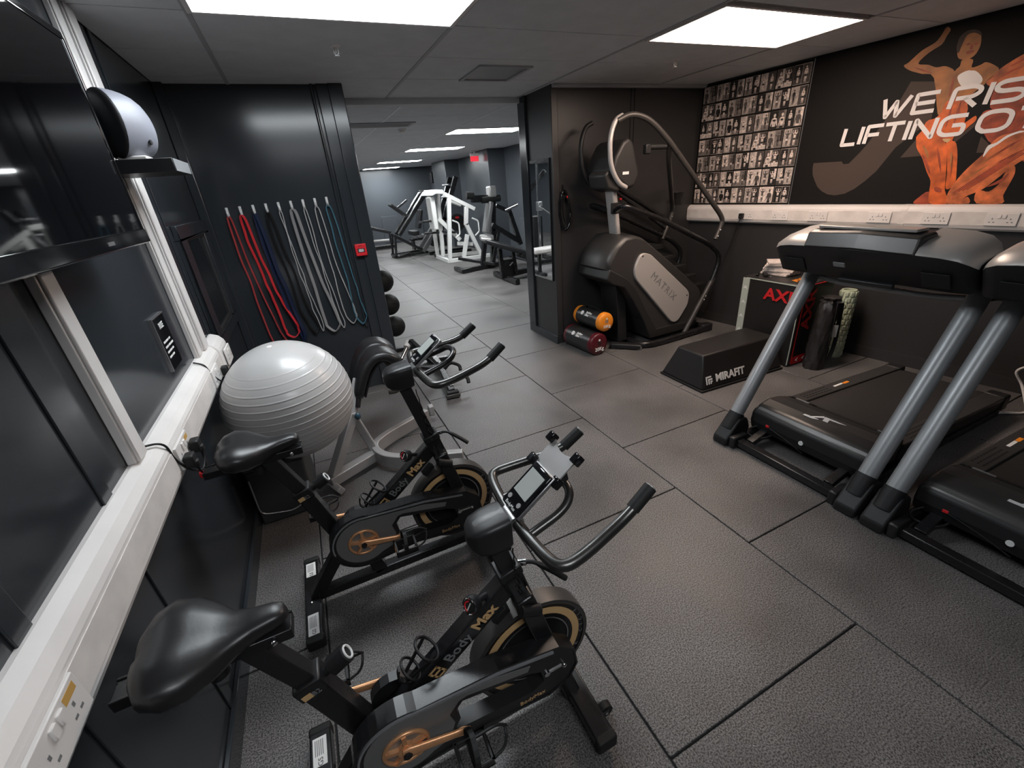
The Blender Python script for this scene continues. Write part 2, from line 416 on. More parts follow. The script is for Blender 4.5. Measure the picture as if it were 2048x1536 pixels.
# ceilings: backing, lay-in tiles and grid bars
cl = struct('ceiling', G().box(XL-.1, 5.3, -2.7, 4.72, HC+.012, HC+.06), 'joint_dark')
clf = struct('ceiling_beyond', G().box(-3.2, 5.0, 4.74, 17.2, HF+.012, HF+.06), 'joint_dark')
def ceil(parent, xs, ys, z, skip, gm='ceiling_grid'):
    cache = {}
    for i in range(len(xs)-1):
        for j in range(len(ys)-1):
            cx, cy = (xs[i]+xs[i+1])/2, (ys[j]+ys[j+1])/2
            if any(a < cx < b and c < cy < d for a, b, c, d in skip): continue
            w_, h_ = round(xs[i+1]-xs[i], 3), round(ys[j+1]-ys[j], 3)
            if (w_, h_) not in cache:
                cache[(w_, h_)] = mesh_of('ceiling_tile', G().box(-w_/2+.004, w_/2-.004, -h_/2+.004, h_/2-.004, 0, .012), 'ceiling_tile', bevel=.002, seg=1)
            inst('ceiling_tile', cache[(w_, h_)], parent, (cx, cy, z))
    for x in xs[1:-1]: obj('grid_bar', G().box(x-.012, x+.012, ys[0], ys[-1], z-.004, z+.004), gm, parent)
PAN = [(-.215, 1.005, 2.10, 2.735), (2.375, 3.65, 2.15, 2.80)]
ys = [-2.7, -2.1, -1.5, -.9, -.3, .3, .9, 1.5, 2.12, 2.735, 3.34, 3.95, 4.72]
ceil(cl, [XL, -.215, 1.005, 2.355, 3.66, 5.2], ys, HC, [(-.215, 1.0, 2.1, 2.7), (2.375, 3.65, 2.15, 2.7)])
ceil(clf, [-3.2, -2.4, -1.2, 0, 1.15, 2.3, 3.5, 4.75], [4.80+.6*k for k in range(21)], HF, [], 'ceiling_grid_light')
# window in the left wall by the corner
wn = struct('window_1', G().box(XL, XL+.03, 3.12, 4.05, .91, .99).box(XL, XL+.03, 3.12, 4.05, 1.59, 1.67).box(XL, XL+.03, 3.12, 3.28, .99, 1.59).box(XL, XL+.03, 3.88, 4.05, .99, 1.59), 'wall_paint', bevel=.006)
obj('window_bead', G().box(XL, XL+.018, 3.28, 3.30, .99, 1.59).box(XL, XL+.018, 3.86, 3.88, .99, 1.59).box(XL, XL+.018, 3.30, 3.86, .99, 1.01).box(XL, XL+.018, 3.30, 3.86, 1.57, 1.59), 'wall_paint_satin', wn)
obj('window_pane', G().box(XL, XL+.006, 3.30, 3.86, 1.01, 1.57), 'window_glass', wn)
# the room beyond
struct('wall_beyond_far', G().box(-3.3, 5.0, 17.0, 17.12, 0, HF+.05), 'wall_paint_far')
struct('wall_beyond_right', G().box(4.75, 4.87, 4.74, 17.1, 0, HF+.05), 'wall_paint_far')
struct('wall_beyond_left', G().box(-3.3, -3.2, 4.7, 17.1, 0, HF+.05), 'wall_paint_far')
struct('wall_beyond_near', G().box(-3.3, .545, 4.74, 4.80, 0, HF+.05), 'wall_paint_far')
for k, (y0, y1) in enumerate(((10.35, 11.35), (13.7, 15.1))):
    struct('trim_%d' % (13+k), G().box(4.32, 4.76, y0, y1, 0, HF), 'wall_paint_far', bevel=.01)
# shallow panels low on the far walls
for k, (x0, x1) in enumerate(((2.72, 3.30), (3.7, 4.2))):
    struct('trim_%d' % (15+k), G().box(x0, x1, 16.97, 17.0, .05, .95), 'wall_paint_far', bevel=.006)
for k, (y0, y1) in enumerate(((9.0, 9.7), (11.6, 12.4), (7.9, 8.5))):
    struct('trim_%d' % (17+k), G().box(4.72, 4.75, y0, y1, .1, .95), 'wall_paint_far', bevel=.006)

# ================================================================ CEILING FITTINGS
def panel(x0, x1, y0, y1, z, k, label, group=None):
    t = thing('ceiling_light', label, 'ceiling light', ((x0+x1)/2, (y0+y1)/2, z), group)
    g = G(); e = .022
    g.box(x0, x1, y0, y0+e, z-.010, z+.01).box(x0, x1, y1-e, y1, z-.010, z+.01).box(x0, x0+e, y0+e, y1-e, z-.010, z+.01).box(x1-e, x1, y0+e, y1-e, z-.010, z+.01)
    obj('frame', g, 'white_plastic', t)
    obj('diffuser', G().box(x0+e, x1-e, y0+e, y1-e, z-.007, z+.008), 'diffuser_'+k, t)
    return t
panel(*PAN[0], HC, 'cool', 'bright square ceiling light panel above the exercise ball and bikes')
panel(*PAN[1], HC, 'warm', 'bright warm ceiling light panel in front of the stair climber')
panel(-.215, 1.005, -.9, -.3, HC, 'rear', 'dimmer ceiling light panel behind the viewpoint on the television side')
far_l = ['nearest', 'second', 'third', 'fourth and farthest']
for k, y in enumerate((6.62, 9.46, 12.98, 15.9)):
    panel(2.32, 3.50, y, y+.58, HF, 'far', '%s long ceiling light in the room beyond the opening' % far_l[k], 'ceiling lights in the room beyond')
for k, y in enumerate((6.62, 9.46, 12.98)):  # unseen lights, added to brighten the area shown in the column mirror
    panel(-1.15, -.05, y, y+.58, HF, 'far', '%s added ceiling light in the left half of the room beyond, hidden by the wall' % ['nearest', 'middle', 'farthest'][k], 'added hidden ceiling lights in the room beyond')
for (x, y, lab) in ((.437, 3.167, 'small chrome sprinkler head in the ceiling near the resistance bands'), (3.05, 3.22, 'small chrome sprinkler head beside the warm ceiling light')):
    t = thing('sprinkler_head', lab, 'sprinkler', (x, y, HC))
    obj('rose', G().lathe([(.001, -.006), (.028, -.006), (.032, 0)], (x, y, HC), Z, 20), 'white_plastic', t)
    obj('bulb', G().cyl((x, y, HC-.008), (x, y, HC-.035), .005, n=8), 'lens_bulb', t)
    obj('yoke', G().tube([(x-.012, y, HC-.006), (x-.012, y, HC-.035), (x, y, HC-.045), (x+.012, y, HC-.035), (x+.012, y, HC-.006)], .004, 6), 'hook_silver', t)
    obj('deflector', G().lathe([(.001, -.050), (.016, -.050), (.016, -.046), (.001, -.046)], (x, y, HC), Z, 16), 'hook_silver', t)
t = thing('ceiling_hatch', 'slim square access hatch in the ceiling before the opening', 'hatch', (1.68, 3.72, HC))
obj('frame', G().box(1.46, 1.90, 3.49, 3.52, HC-.012, HC+.002).box(1.46, 1.90, 3.93, 3.96, HC-.012, HC+.002).box(1.46, 1.49, 3.52, 3.93, HC-.012, HC+.002).box(1.87, 1.90, 3.52, 3.93, HC-.012, HC+.002), 'ceiling_grid', t)
obj('hatch_cover', G().box(1.49, 1.87, 3.52, 3.93, HC-.003, HC+.002), 'grey_frame', t)
t = thing('ceiling_vent', 'slotted air vent in the ceiling of the room beyond', 'vent', (1.15, 6.0, HF))
obj('frame', G().box(.75, 1.55, 5.82, 5.86, HF-.012, HF).box(.75, 1.55, 6.14, 6.18, HF-.012, HF).box(.75, .79, 5.86, 6.14, HF-.012, HF).box(1.51, 1.55, 5.86, 6.14, HF-.012, HF), 'ceiling_grid', t)
for k in range(5): obj('slat', G().box(.79, 1.51, 5.89+k*.052, 5.91+k*.052, HF-.012, HF-.002), 'grey_frame', t)
t = thing('smoke_detector', 'round smoke detector on the ceiling of the room beyond', 'smoke detector', (1.52, 6.46, HF))
obj('base', G().lathe([(.001, -.012), (.055, -.012), (.058, 0)], (1.52, 6.46, HF), Z, 20), 'white_plastic', t)
obj('dome', G().lathe([(.001, -.045), (.02, -.044), (.038, -.034), (.042, -.012)], (1.52, 6.46, HF), Z, 20), 'white_plastic_dirty', t)
t = thing('exit_sign', 'small red lit sign hanging before the pillar in the room beyond', 'sign', (4.15, 10.75, 2.2))
obj('housing', G().box(4.05, 4.25, 10.72, 10.78, 2.36, 2.42), 'white_plastic', t)
obj('sign_panel', G().box(4.05, 4.25, 10.74, 10.76, 2.25, 2.36), 'exit_red', t)
obj('stem', G().box(4.13, 4.17, 10.73, 10.77, 2.42, HF), 'white_plastic', t)
t = thing('wall_speaker', 'small dark speaker high on the far side wall', 'speaker', (4.55, 15.9, 1.9))
obj('cabinet', G().box(4.45, 4.70, 15.75, 16.05, 1.90, 2.25), 'black_satin', t, .02)
obj('bracket', G().box(4.68, 4.75, 15.86, 15.94, 2.0, 2.12), 'steel_dull', t)

# ================================================================ LEFT WALL
PRO = [(0, 1.05), (.012, 1.05), (.04, 1.036), (.056, 1.012), (.060, .998), (.060, .892), (.052, .872), (.035, .862), (0, .86)]
t = thing('wall_trunking', 'white dado cable trunking with sockets along the left wall', 'cable trunking', (XL, 1.0, .86))
obj('channel', G().prism([(XL+a, b) for a, b in PRO], 'xz', -2.6, 2.86), 'white_plastic', t)
obj('cover_strip', G().box(XL+.060, XL+.0625, -2.6, 2.86, .905, .988), 'white_plastic_dirty', t, .001, 1)
obj('end_box', G().prism([(XL+a*1.25, .955+(b-.955)*1.12) for a, b in PRO], 'xz', 2.80, 3.02), 'white_plastic', t, .006)
def socket(par, o, R, U, w_=.146, h=.086, stain=False, plugs=()):
    # twin 13 A outlet on a surface with right R, up U
    o = V(o); R = V(R); U = V(U); N = R.cross(U).normalized()
    p = obj('socket', G().obox(o+N*.004, (R, U, N), (w_/2, h/2, .005)), 'white_plastic', par, .0025)
    for sg in (-1, 1):
        obj('switch', G().obox(o+R*sg*.013+U*.020+N*.011, (R, U, N), (.009, .013, .003)), 'white_plastic', p, .0015, 1)
        gg = G()
        for dx, dy, a, b in ((0, .004, .003, .005), (-.011, -.018, .005, .003), (.011, -.018, .005, .003)):
            gg.obox(o+R*(sg*.046+dx)+U*dy+N*.0092, (R, U, N), (a, b, .0005))
        obj('pin_slots', gg, 'print_grey', p)
    if stain: obj('stain', G().obox(o+R*.052+U*.026+N*.0093, (R, U, N), (.020, .009, .0003)), 'stain', p)
    return p
NL = V((1, 0, 0))
# on the left wall the outlets face +x: right = +y, up = z ; right x up must be +x
socket(t, (XL+.0625, .735, .946), Y, Z, .17, .09, stain=True)
socket(t, (XL+.0625, 1.75, .946), Y, Z, .16, .09, stain=True)
socket(t, (XL+.0625, 2.56, .946), Y, Z, .16, .09)
socket(t, (XL+.083, 2.91, .95), Y, Z, .15, .095)
def conduit(name, y0, y1, z0, z1, d, lab, m='white_plastic'):
    t = thing(name, lab, 'conduit', (XL, (y0+y1)/2, z0))
    obj('channel', G().box(XL, XL+d*.7, y0, y1, z0, z1), m, t, .003, 1)
    obj('cover_strip', G().box(XL+d*.7, XL+d, y0+.006, y1-.006, z0, z1), m, t, .004, 1)
conduit('vertical_conduit', 2.70, 2.80, 1.05, HC, .035, 'wide white vertical conduit between the television and the wall window')
conduit('vertical_conduit', 2.575, 2.655, 1.05, HC, .028, 'narrow greyish vertical conduit hugging the wide white one')
conduit('vertical_conduit', 1.505, 1.585, 1.05, 1.80, .035, 'slanting-looking white conduit dropping from below the television to the trunking')
# television on its bracket (tilted slightly down)
t = thing('television', 'large glossy black flat television on the left wall', 'television', (-.55, 1.45, 1.66))
ty0, ty1 = .75, 2.0
def TV(x, y, z): return V((-.50+x+(2.25-z)*.0, y, z))
obj('body', G().box(-.555, -.508, ty0+.03, ty1-.03, 1.70, 2.23), 'black_plastic', t, .01)
obj('bezel', G().box(-.512, -.498, ty0, ty1, 2.235, 2.253).box(-.512, -.498, ty0, ty0+.016, 1.66, 2.235).box(-.512, -.498, ty1-.016, ty1, 1.66, 2.235).prism([(-.515, 1.66), (-.505, 1.652), (-.492, 1.658), (-.496, 1.70), (-.515, 1.70)], 'xz', ty0, ty1), 'black_gloss', t, .003)
obj('screen', G().box(-.506, -.500, ty0+.015, ty1-.015, 1.70, 2.237), 'screen_glass', t)
obj('badge', G().box(-.4945, -.4925, 1.605, 1.655, 1.672, 1.682), 'steel_dull', t)
obj('bracket', G().box(XL+.010, -.55, 1.20, 1.26, 1.80, 2.12).box(XL+.010, -.55, 1.40, 1.46, 1.80, 2.12).box(XL+.008, XL+.02, 1.1, 1.5, 1.84, 2.08), 'black_metal', t)
# box shelf and the white speaker on it
t = thing('wall_shelf', 'small black box shelf on the left wall past the television', 'shelf', (-.53, 2.5, 1.90))
obj('board', G().box(XL, -.40, 2.35, 2.66, 1.893, 1.943), 'black_satin', t, .002, 1)
obj('edge_strip', G().box(-.40, -.397, 2.352, 2.658, 1.895, 1.941), 'silver_paint', t)
t = thing('speaker', 'rounded white speaker with black front standing on the box shelf', 'speaker', (-.53, 2.46, 1.943))
sa = V((.62, .78, 0)).normalized(); sr = V((.78, -.62, 0)).normalized(); sc0 = V((-.575, 2.40, 2.068))
secs = []
for k in range(9):
    u = k/8; sc = math.sqrt(max(0.0, 1-(u*.985)**2.4))
    secs.append([sc0+sa*(.15*math.sin(u*PI/2))+sr*(.085*sc*math.cos(q))+Z*(.122*sc*math.sin(q)+(1-sc)*(-.045)) for q in [2*PI*i/28 for i in range(28)]])
obj('shell', G().loft(secs), 'speaker_grey', t)
gs = [[sc0-sa*d_+sr*(.085*f*math.cos(q))+Z*(.122*f*math.sin(q)) for q in [2*PI*i/28 for i in range(28)]] for d_, f in ((-.004, 1.0), (.004, .99), (.012, .93), (.018, .7), (.020, .2))]
obj('grille', G().loft(gs), 'black_satin', t)
obj('foot', G().box(-.585, -.49, 2.39, 2.50, 1.943, 1.958), 'white_plastic', t, .004)
jp = sc0+sa*.085+sr*.062-Z*.062
obj('jack', G().cyl(jp, jp+sr*.012+sa*.006, .009, n=10), 'print_black', t)
# notice on the left wall
t = thing('wall_notice', 'small black wall notice with white lettering below the television', 'sign', (XL, 2.26, 1.12))
obj('plate', G().box(XL, XL+.012, 2.19, 2.355, 1.117, 1.345), 'black_gloss', t, .002, 1)
obj('edge', G().box(XL, XL+.014, 2.183, 2.19, 1.117, 1.345).box(XL, XL+.014, 2.183, 2.355, 1.345, 1.350), 'steel_dull', t)
text('RISE', .034, (XL+.0125, 2.272, 1.305), Y, Z, 'print_white', 'lettering', t, bold=.0006)
g = G()
for r, ws in enumerate(((.028, .05, .03), (.05, .03, .05), (.03, .045, .03), (.045, .04))):
    yy = 2.215
    for w_ in ws: g.box(XL+.012, XL+.013, yy, yy+w_*.85, 1.235-r*.022, 1.243-r*.022); yy += w_
obj('small_print', g, 'print_white', t)
# plugs and leads
def plug(o, R, U, N, lab, lead, m='black_plastic'):
    o = V(o); R, U, N = V(R), V(U), V(N)
    t = thing('power_plug', lab, 'plug', o)
    obj('plug_body', G().obox(o+N*.018, (R, U, N), (.024, .024, .016)).obox(o+N*.03-U*.018, (R, U, N), (.014, .014, .010)), m, t, .006)
    obj('lead', G().tube(smooth_path(lead, 6), .0038, 7), m, t)
    return t
xw = XL+.073
pl = plug((xw, 1.80, .93), Y, Z, X, 'black plug with a lead and red tag in the middle left socket', [(xw+.03, 1.80, .905), (xw+.03, 1.79, .87), (xw+.022, 1.74, .85), (xw+.005, 1.68, .90), (XL+.062, 1.66, .96), (XL+.06, 1.645, 1.02), (XL+.045, 1.63, 1.045), (XL+.02, 1.60, 1.06)])
obj('tag', G().box(xw+.018, xw+.032, 1.70, 1.722, .832, .856), 'print_red', pl, .004)
pl = plug((xw, 1.693, .925), Y, Z, X, 'black plug in the middle left socket nearest the viewpoint', [(xw+.03, 1.693, .90), (xw+.03, 1.705, .86), (xw+.03, 1.77, .80), (xw+.025, 1.80, .84), (xw+.02, 1.825, .90)])
pl = plug((xw, 2.665, .93), Y, Z, X, 'black plug with a thin lead at the far end of the left trunking', [(xw+.03, 2.665, .905), (xw+.025, 2.64, .88), (xw+.01, 2.55, .91), (XL+.062, 2.51, .97), (XL+.05, 2.49, 1.03), (XL+.015, 2.47, 1.06)])

# ================================================================ RESISTANCE BANDS
hooks_x = [-.478+.0915*k for k in range(9)]
YW = 4.15
hk = None
ords = ['leftmost', 'second', 'third', 'fourth', 'fifth', 'sixth', 'seventh', 'eighth', 'last']
for k, x in enumerate(hooks_x):
    z = 1.700+.0022*k
    lab = '%s silver hook from the left in the row of band hooks' % ords[k]
    if hk is None:
        hk = thing('wall_hook', lab, 'hook', (x, YW, z), 'silver hooks holding the bands')
        obj('plate', G().box(x-.010, x+.010, YW-.007, YW, z-.040, z+.036), 'hook_silver', hk, .004, 1)
        obj('prong', G().tube(smooth_path([(x, YW-.004, z-.02), (x, YW-.03, z-.028), (x, YW-.042, z-.012), (x, YW-.040, z+.006)], 4), .0055, 7), 'hook_silver', hk)
    else: dup(hk, V((x, YW, z))-hk.location, lab)
def band(k, spec, m, lab, bot, width, tw=.25, th=.006):
    # closed loop hanging from hook k; spec = list of (t, left dx, right dx) with t 0..1 down the drop
    x = hooks_x[k]; z0 = 1.672+.0022*k; yb = YW-.026
    rb_ = random.Random(k+11); ex = []
    for (t0_, a0_, b0_), (t1_, a1_, b1_) in zip(spec, spec[1:]):
        ex.append((t0_, a0_, b0_)); e_ = (t1_-t0_)*.03
        ex.append(((t0_+t1_)/2, (a0_+a1_)/2+rb_.uniform(-e_, e_), (b0_+b1_)/2+rb_.uniform(-e_, e_)))
    spec = ex+[spec[-1]]
    L = [(x+dl, z0-(z0-bot)*t_) for t_, dl, dr in spec]; Rr = [(x+dr, z0-(z0-bot)*t_) for t_, dl, dr in spec]
    pts = [(x, z0)]+Rr+[(x+(spec[-1][1]+spec[-1][2])/2, bot)]+L[::-1]
    pts = [(a, yb-(.014 if k == 1 else 0)+.004*math.sin(i*1.7), b) for i, (a, b) in enumerate(pts)]
    path = smooth_path(pts, 5, True)
    o = obj('resistance_band', G().strap(path, (tw, 1, 0), width, th, True), m)
    return tag(o, lab, 'resistance band', 'bands hung on the wall hooks')
band(0, [(.03, -.012, .014), (.3, -.012, .030), (.6, .0, .062), (.85, .012, .10), (.96, .03, .13)], 'band_darkred', 'dull red narrow band on the leftmost hook', .56, .016, .4)
band(1, [(.03, -.014, .016), (.2, -.014, .030), (.45, .014, .060), (.6, .030, .075), (.72, .04, .10), (.9, .05, .155), (.97, .06, .15)], 'band_red', 'bright red resistance band hanging from the second hook', .655, .026, .45)
band(2, [(.05, -.006, .012), (.4, .004, .036), (.7, .03, .07), (.92, .07, .10)], 'band_navy', 'dark navy bunched band on the third hook', .60, .036, .9)
band(3, [(.03, -.012, .016), (.3, -.006, .04), (.6, .022, .07), (.8, .03, .10), (.95, .07, .14)], 'band_black', 'black resistance band hanging from the fourth hook', .655, .024, .5)
band(4, [(.03, -.009, .010), (.3, .004, .020), (.5, .012, .040), (.65, .03, .046), (.8, .036, .07), (.95, .06, .085)], 'band_palegrey', 'pale grey thin band on the fifth hook, drawn in narrow', .655, .007)
band(5, [(.03, -.016, .020), (.3, -.010, .045), (.6, .008, .080), (.85, .015, .125), (.95, .025, .135)], 'band_grey', 'mid grey wide band hanging from the sixth hook', .635, .030, .9)
band(6, [(.03, -.009, .011), (.3, .0, .018), (.55, .018, .036), (.75, .03, .062), (.95, .052, .085)], 'band_palegrey', 'pale grey thin band on the seventh hook, beside the wide grey one', .652, .007)
band(7, [(.03, -.015, .018), (.3, -.006, .035), (.55, .006, .055), (.7, .004, .080), (.85, .010, .105), (.94, .025, .11)], 'band_palegrey', 'pale grey looped band hanging from the eighth hook', .675, .013, .3)
band(8, [(.03, -.018, .020), (.3, -.012, .045), (.6, .014, .068), (.75, .010, .078), (.86, .006, .095), (.94, .015, .105)], 'band_blue', 'blue-grey resistance band on the last hook by the pipe', .655, .026, .3)
# fire alarm call point
t = thing('fire_call_point', 'red fire alarm call point on the wall beside the opening', 'fire alarm', (.43, 4.10, 1.25))
obj('housing', G().box(.383, .478, 4.068, 4.10, 1.262, 1.362), 'call_red', t, .006)
obj('glass', G().box(.402, .460, 4.066, 4.069, 1.292, 1.325), 'print_black', t)
obj('print', G().box(.408, .454, 4.0648, 4.0662, 1.306, 1.311).box(.412, .450, 4.0648, 4.0662, 1.298, 1.303).box(.412, .450, 4.0648, 4.0662, 1.314, 1.319), 'print_white', t)
text('FIRE', .014, (.43, 4.0675, 1.345), X, Z, 'print_black', 'lettering', t)
# ================================================================ COLUMN AND RIGHT WALL
t = thing('wall_mirror', 'tall narrow mirror on the side of the column by the opening', 'mirror', (2.37, 4.36, .72))
obj('backing', G().box(2.386, 2.40, 4.15, 4.56, .715, 1.935), 'black_satin', t)
obj('glass', G().box(2.380, 2.386, 4.153, 4.557, .72, 1.93), 'mirror', t)
t = thing('hand_gripper', 'black ridged loop strap hanging from a hook on the column wall', 'strap', (2.51, 4.08, 1.24))
obj('hook', G().box(2.496, 2.512, 4.088, 4.10, 1.62, 1.68).tube([(2.504, 4.092, 1.625), (2.504, 4.055, 1.62), (2.504, 4.05, 1.64)], .005, 7), 'black_metal', t)
lp = []
for k in range(40):
    q = 2*PI*k/40; rr = 1+.05*math.cos(q*11)
    lp.append((2.507+.058*rr*math.sin(q)-.006*math.cos(q), 4.066+.012*math.sin(q*2), 1.440+.19*math.cos(q)*(.96+.04*rr)))
obj('loop', G().tube(lp, .0125, 8, closed=True), 'black_gloss', t)
lp = [(2.515+.034*math.sin(2*PI*k/24), 4.060, 1.45+.13*math.cos(2*PI*k/24)) for k in range(24)]
obj('inner_strap', G().strap(lp, Y, .018, .006, True), 'pad_vinyl', t)
obj('tag', G().obox((2.525, 4.045, 1.565), (X, Y, Z), (.006, .003, .010)), 'print_red', t)
# trunking on the right wall
t = thing('wall_trunking', 'white dado cable trunking with sockets along the right wall under the mural', 'cable trunking', RW(2.5, 1.15))
PRR = [(0, 1.335), (.012, 1.335), (.042, 1.322), (.058, 1.300), (.060, 1.29), (.060, 1.19), (.052, 1.17), (.035, 1.155), (0, 1.15)]
def rprism(poly, s0, s1):
    g = G(); n = len(poly); vs = [RW(s0, z, o) for o, z in poly]+[RW(s1, z, o) for o, z in poly]
    g.add(vs, [tuple(range(n)), tuple(range(2*n-1, n-1, -1))]+[(i, n+i, n+(i+1) % n, (i+1) % n) for i in range(n)]); return g
obj('channel', rprism(PRR, -.02, 6.7), 'white_plastic', t)
obj('cover_strip', rprism([(.060, 1.192), (.0625, 1.194), (.0625, 1.286), (.060, 1.288)], .0, 2.06), 'white_plastic_dirty', t)
obj('cover_strip', rprism([(.060, 1.192), (.0625, 1.194), (.0625, 1.286), (.060, 1.288)], 2.10, 6.6), 'white_plastic_dirty', t)
obj('joint_cover', rprism([(a*1.04+.0005, z+(.002 if z > 1.24 else -.002)) for a, z in PRR], 2.06, 2.10), 'white_plastic_dirty', t)
for s_ in (.745, 1.095, 1.445, 1.925, 2.292, 2.653, 3.1): socket(t, RW(s_, 1.238, .0625), RD, Z, .165, .086)
plug(RW(.705, 1.232, .072), RD, Z, RN, 'black plug and long lead hanging from the right wall socket behind the stair climber',
     [RW(.705, 1.21, .10), RW(.69, 1.15, .10), RW(.65, 1.03, .085), RW(.60, .86, .075), RW(.53, .66, .07), RW(.47, .42, .07), RW(.42, .16, .08), RW(.36, .02, .10)])
# wall of small photographs
t = thing('photo_display', 'black board of small monochrome photographs in rows on the right wall', 'photo board', RW(.57, 1.34))
def rbox(g, s0, s1, z0, z1, o0, o1, mi=0):
    return g.obox(RW((s0+s1)/2, (z0+z1)/2, (o0+o1)/2), (RD, Z, RN), ((s1-s0)/2, (z1-z0)/2, (o1-o0)/2), mi)
obj('board', rbox(G(), .015, 1.128, 1.338, 2.515, 0, .010), 'mural_black', t)
obj('edge_strip', rbox(G(), 1.128, 1.134, 1.338, 2.515, 0, .013), 'steel_dull', t)
PW, PH = .146, .152
def photo_mesh(seed):
    rnd = random.Random(seed); g = G()
    def q(x0, x1, z0, z1, o, mi): g.obox(RD*((x0+x1)/2)+Z*((z0+z1)/2)+RN*o, (RD, Z, RN), ((x1-x0)/2, (z1-z0)/2, .0006), mi)
    q(-PW/2, PW/2, -PH/2, PH/2, 0, rnd.choice((1, 2, 3)))
    for sd in (-1, 1):
        bgm = rnd.choice((0, 1, 3, 4, 3, 2)); cx = sd*PW/4
        q(cx-PW/4+.002, cx+PW/4-.002, -PH/2+.004, PH/2-.004, .001, bgm)
        if rnd.random() < .5: q(cx-PW/4+.002, cx+PW/4-.002, -PH/2+.004, -PH/2+.03+rnd.random()*.02, .0016, rnd.choice((1, 2, 4)))
        if rnd.random() < .4: q(cx+.014, cx+PW/4-.002, -.02, PH/2-.004, .0016, rnd.choice((0, 2, 4)))
        fm = 4 if bgm < 2 else rnd.choice((0, 1, 1, 4)); cl_ = 0 if fm >= 3 else rnd.choice((4, 0))
        close = rnd.random() < .35; k_ = 1.55 if close else rnd.uniform(.85, 1.05); cx += rnd.uniform(-.005, .005); dzz = -.042 if close else 0
        wf = rnd.uniform(.8, 1.15)
        def poly(pp, o, mi):
            pp = [(max(-.034, min(.034, x*k_*wf)), max(-PH/2+.003, min(PH/2-.003, z*k_+dzz))) for x, z in pp]
            n = len(pp); a = [RD*(cx+x)+Z*z+RN*o for x, z in pp]; b = [p+RN*.0008 for p in a]
            g.add(a+b, [tuple(range(n)), tuple(range(2*n-1, n-1, -1))]+[(i, n+i, n+(i+1) % n, (i+1) % n) for i in range(n)], mi=mi)
        poly([(.0075*math.cos(2*PI*k/8), .052+.0100*math.sin(2*PI*k/8)) for k in range(8)], .002, fm)
        if rnd.random() < .3: arms = [(-.015, .034), (-.005, .040), (.005, .040), (.015, .034), (.024, .038), (.018, .060), (.022, .062), (.029, .036), (.012, .022), (.010, -.012), (-.010, -.012), (-.012, .022), (-.029, .036), (-.022, .062), (-.018, .060), (-.024, .038)]
        else: arms = [(-.015, .034), (-.005, .040), (.005, .040), (.015, .034), (.021, -.002), (.017, -.006), (.0125, .016), (.009, -.002), (.010, -.012), (-.010, -.012), (-.009, -.002), (-.0125, .016), (-.017, -.006), (-.021, -.002)]
        poly(arms, .002, fm)
        poly([(-.010, -.008), (.010, -.008), (.011, -.024), (-.011, -.024)], .0026, cl_)
        if not close:
            poly([(-.011, -.022), (-.0005, -.022), (-.003, -.068), (-.009, -.068)], .002, fm)
            poly([(.0005, -.022), (.011, -.022), (.009, -.068), (.003, -.068)], .002, fm)
        if fm >= 3: poly([(-.009, .030), (.009, .030), (.008, .020), (-.008, .020)], .0027, rnd.choice((2, 0, 3)))
    return mesh_of('photo', g, ['photo_%d' % i for i in range(5)])
pms = [photo_mesh(s_) for s_ in range(20)]
rr = random.Random(3)
for r in range(7):
    for c in range(7):
        inst('photo', pms[(r*5+c*3+rr.randrange(3)) % 20], t, RW(.031+.1555*(c+.5), 1.345+.1655*(r+.5), .0112))
# mural
t = thing('wall_mural', 'large dark mural with orange figures and white slogan on the right wall', 'mural', RW(2.6, 1.34))
obj('panel', rbox(G(), 1.134, 5.0, 1.338, 2.525, 0, .008), 'mural_black', t)
def mprint(name, poly, m, lay):
    a = [RW(s_, z, .008+.0006*lay) for s_, z in poly]
    if name.startswith('figure'): a = smooth_path(a, 3, True)
    n = len(a); b = [p-RN*.0006 for p in a]
    return obj(name, G().add(a+b, [tuple(range(n)), tuple(range(2*n-1, n-1, -1))]+[(i, n+i, n+(i+1) % n, (i+1) % n) for i in range(n)]), m, t)
mprint('big_letter', [(1.871,2.207),(2.047,2.174),(2.064,1.922),(1.887,1.763),(1.795,1.593),(1.73,1.52),(1.666,1.462),(1.60,1.425),(1.522,1.412),(1.46,1.422),(1.404,1.451),(1.36,1.49),(1.330,1.537),(1.30,1.59),(1.287,1.649),(1.288,1.690),(1.517,1.687),(1.535,1.664),(1.577,1.666),(1.647,1.753),(1.682,1.807),(1.832,2.093)], 'mural_brown', 1)
mprint('big_letter', [(1.936,1.684),(2.017,1.825),(2.067,1.686)], 'mural_brown', 1)
mprint('big_letter', [(2.382,1.681),(2.378,1.785),(2.440,1.724),(2.426,1.677)], 'mural_brown', 1)
mprint('big_letter', [(2.245,1.758),(2.325,1.853),(2.323,1.900),(2.289,1.857),(2.221,1.803)], 'mural_brown', 1)
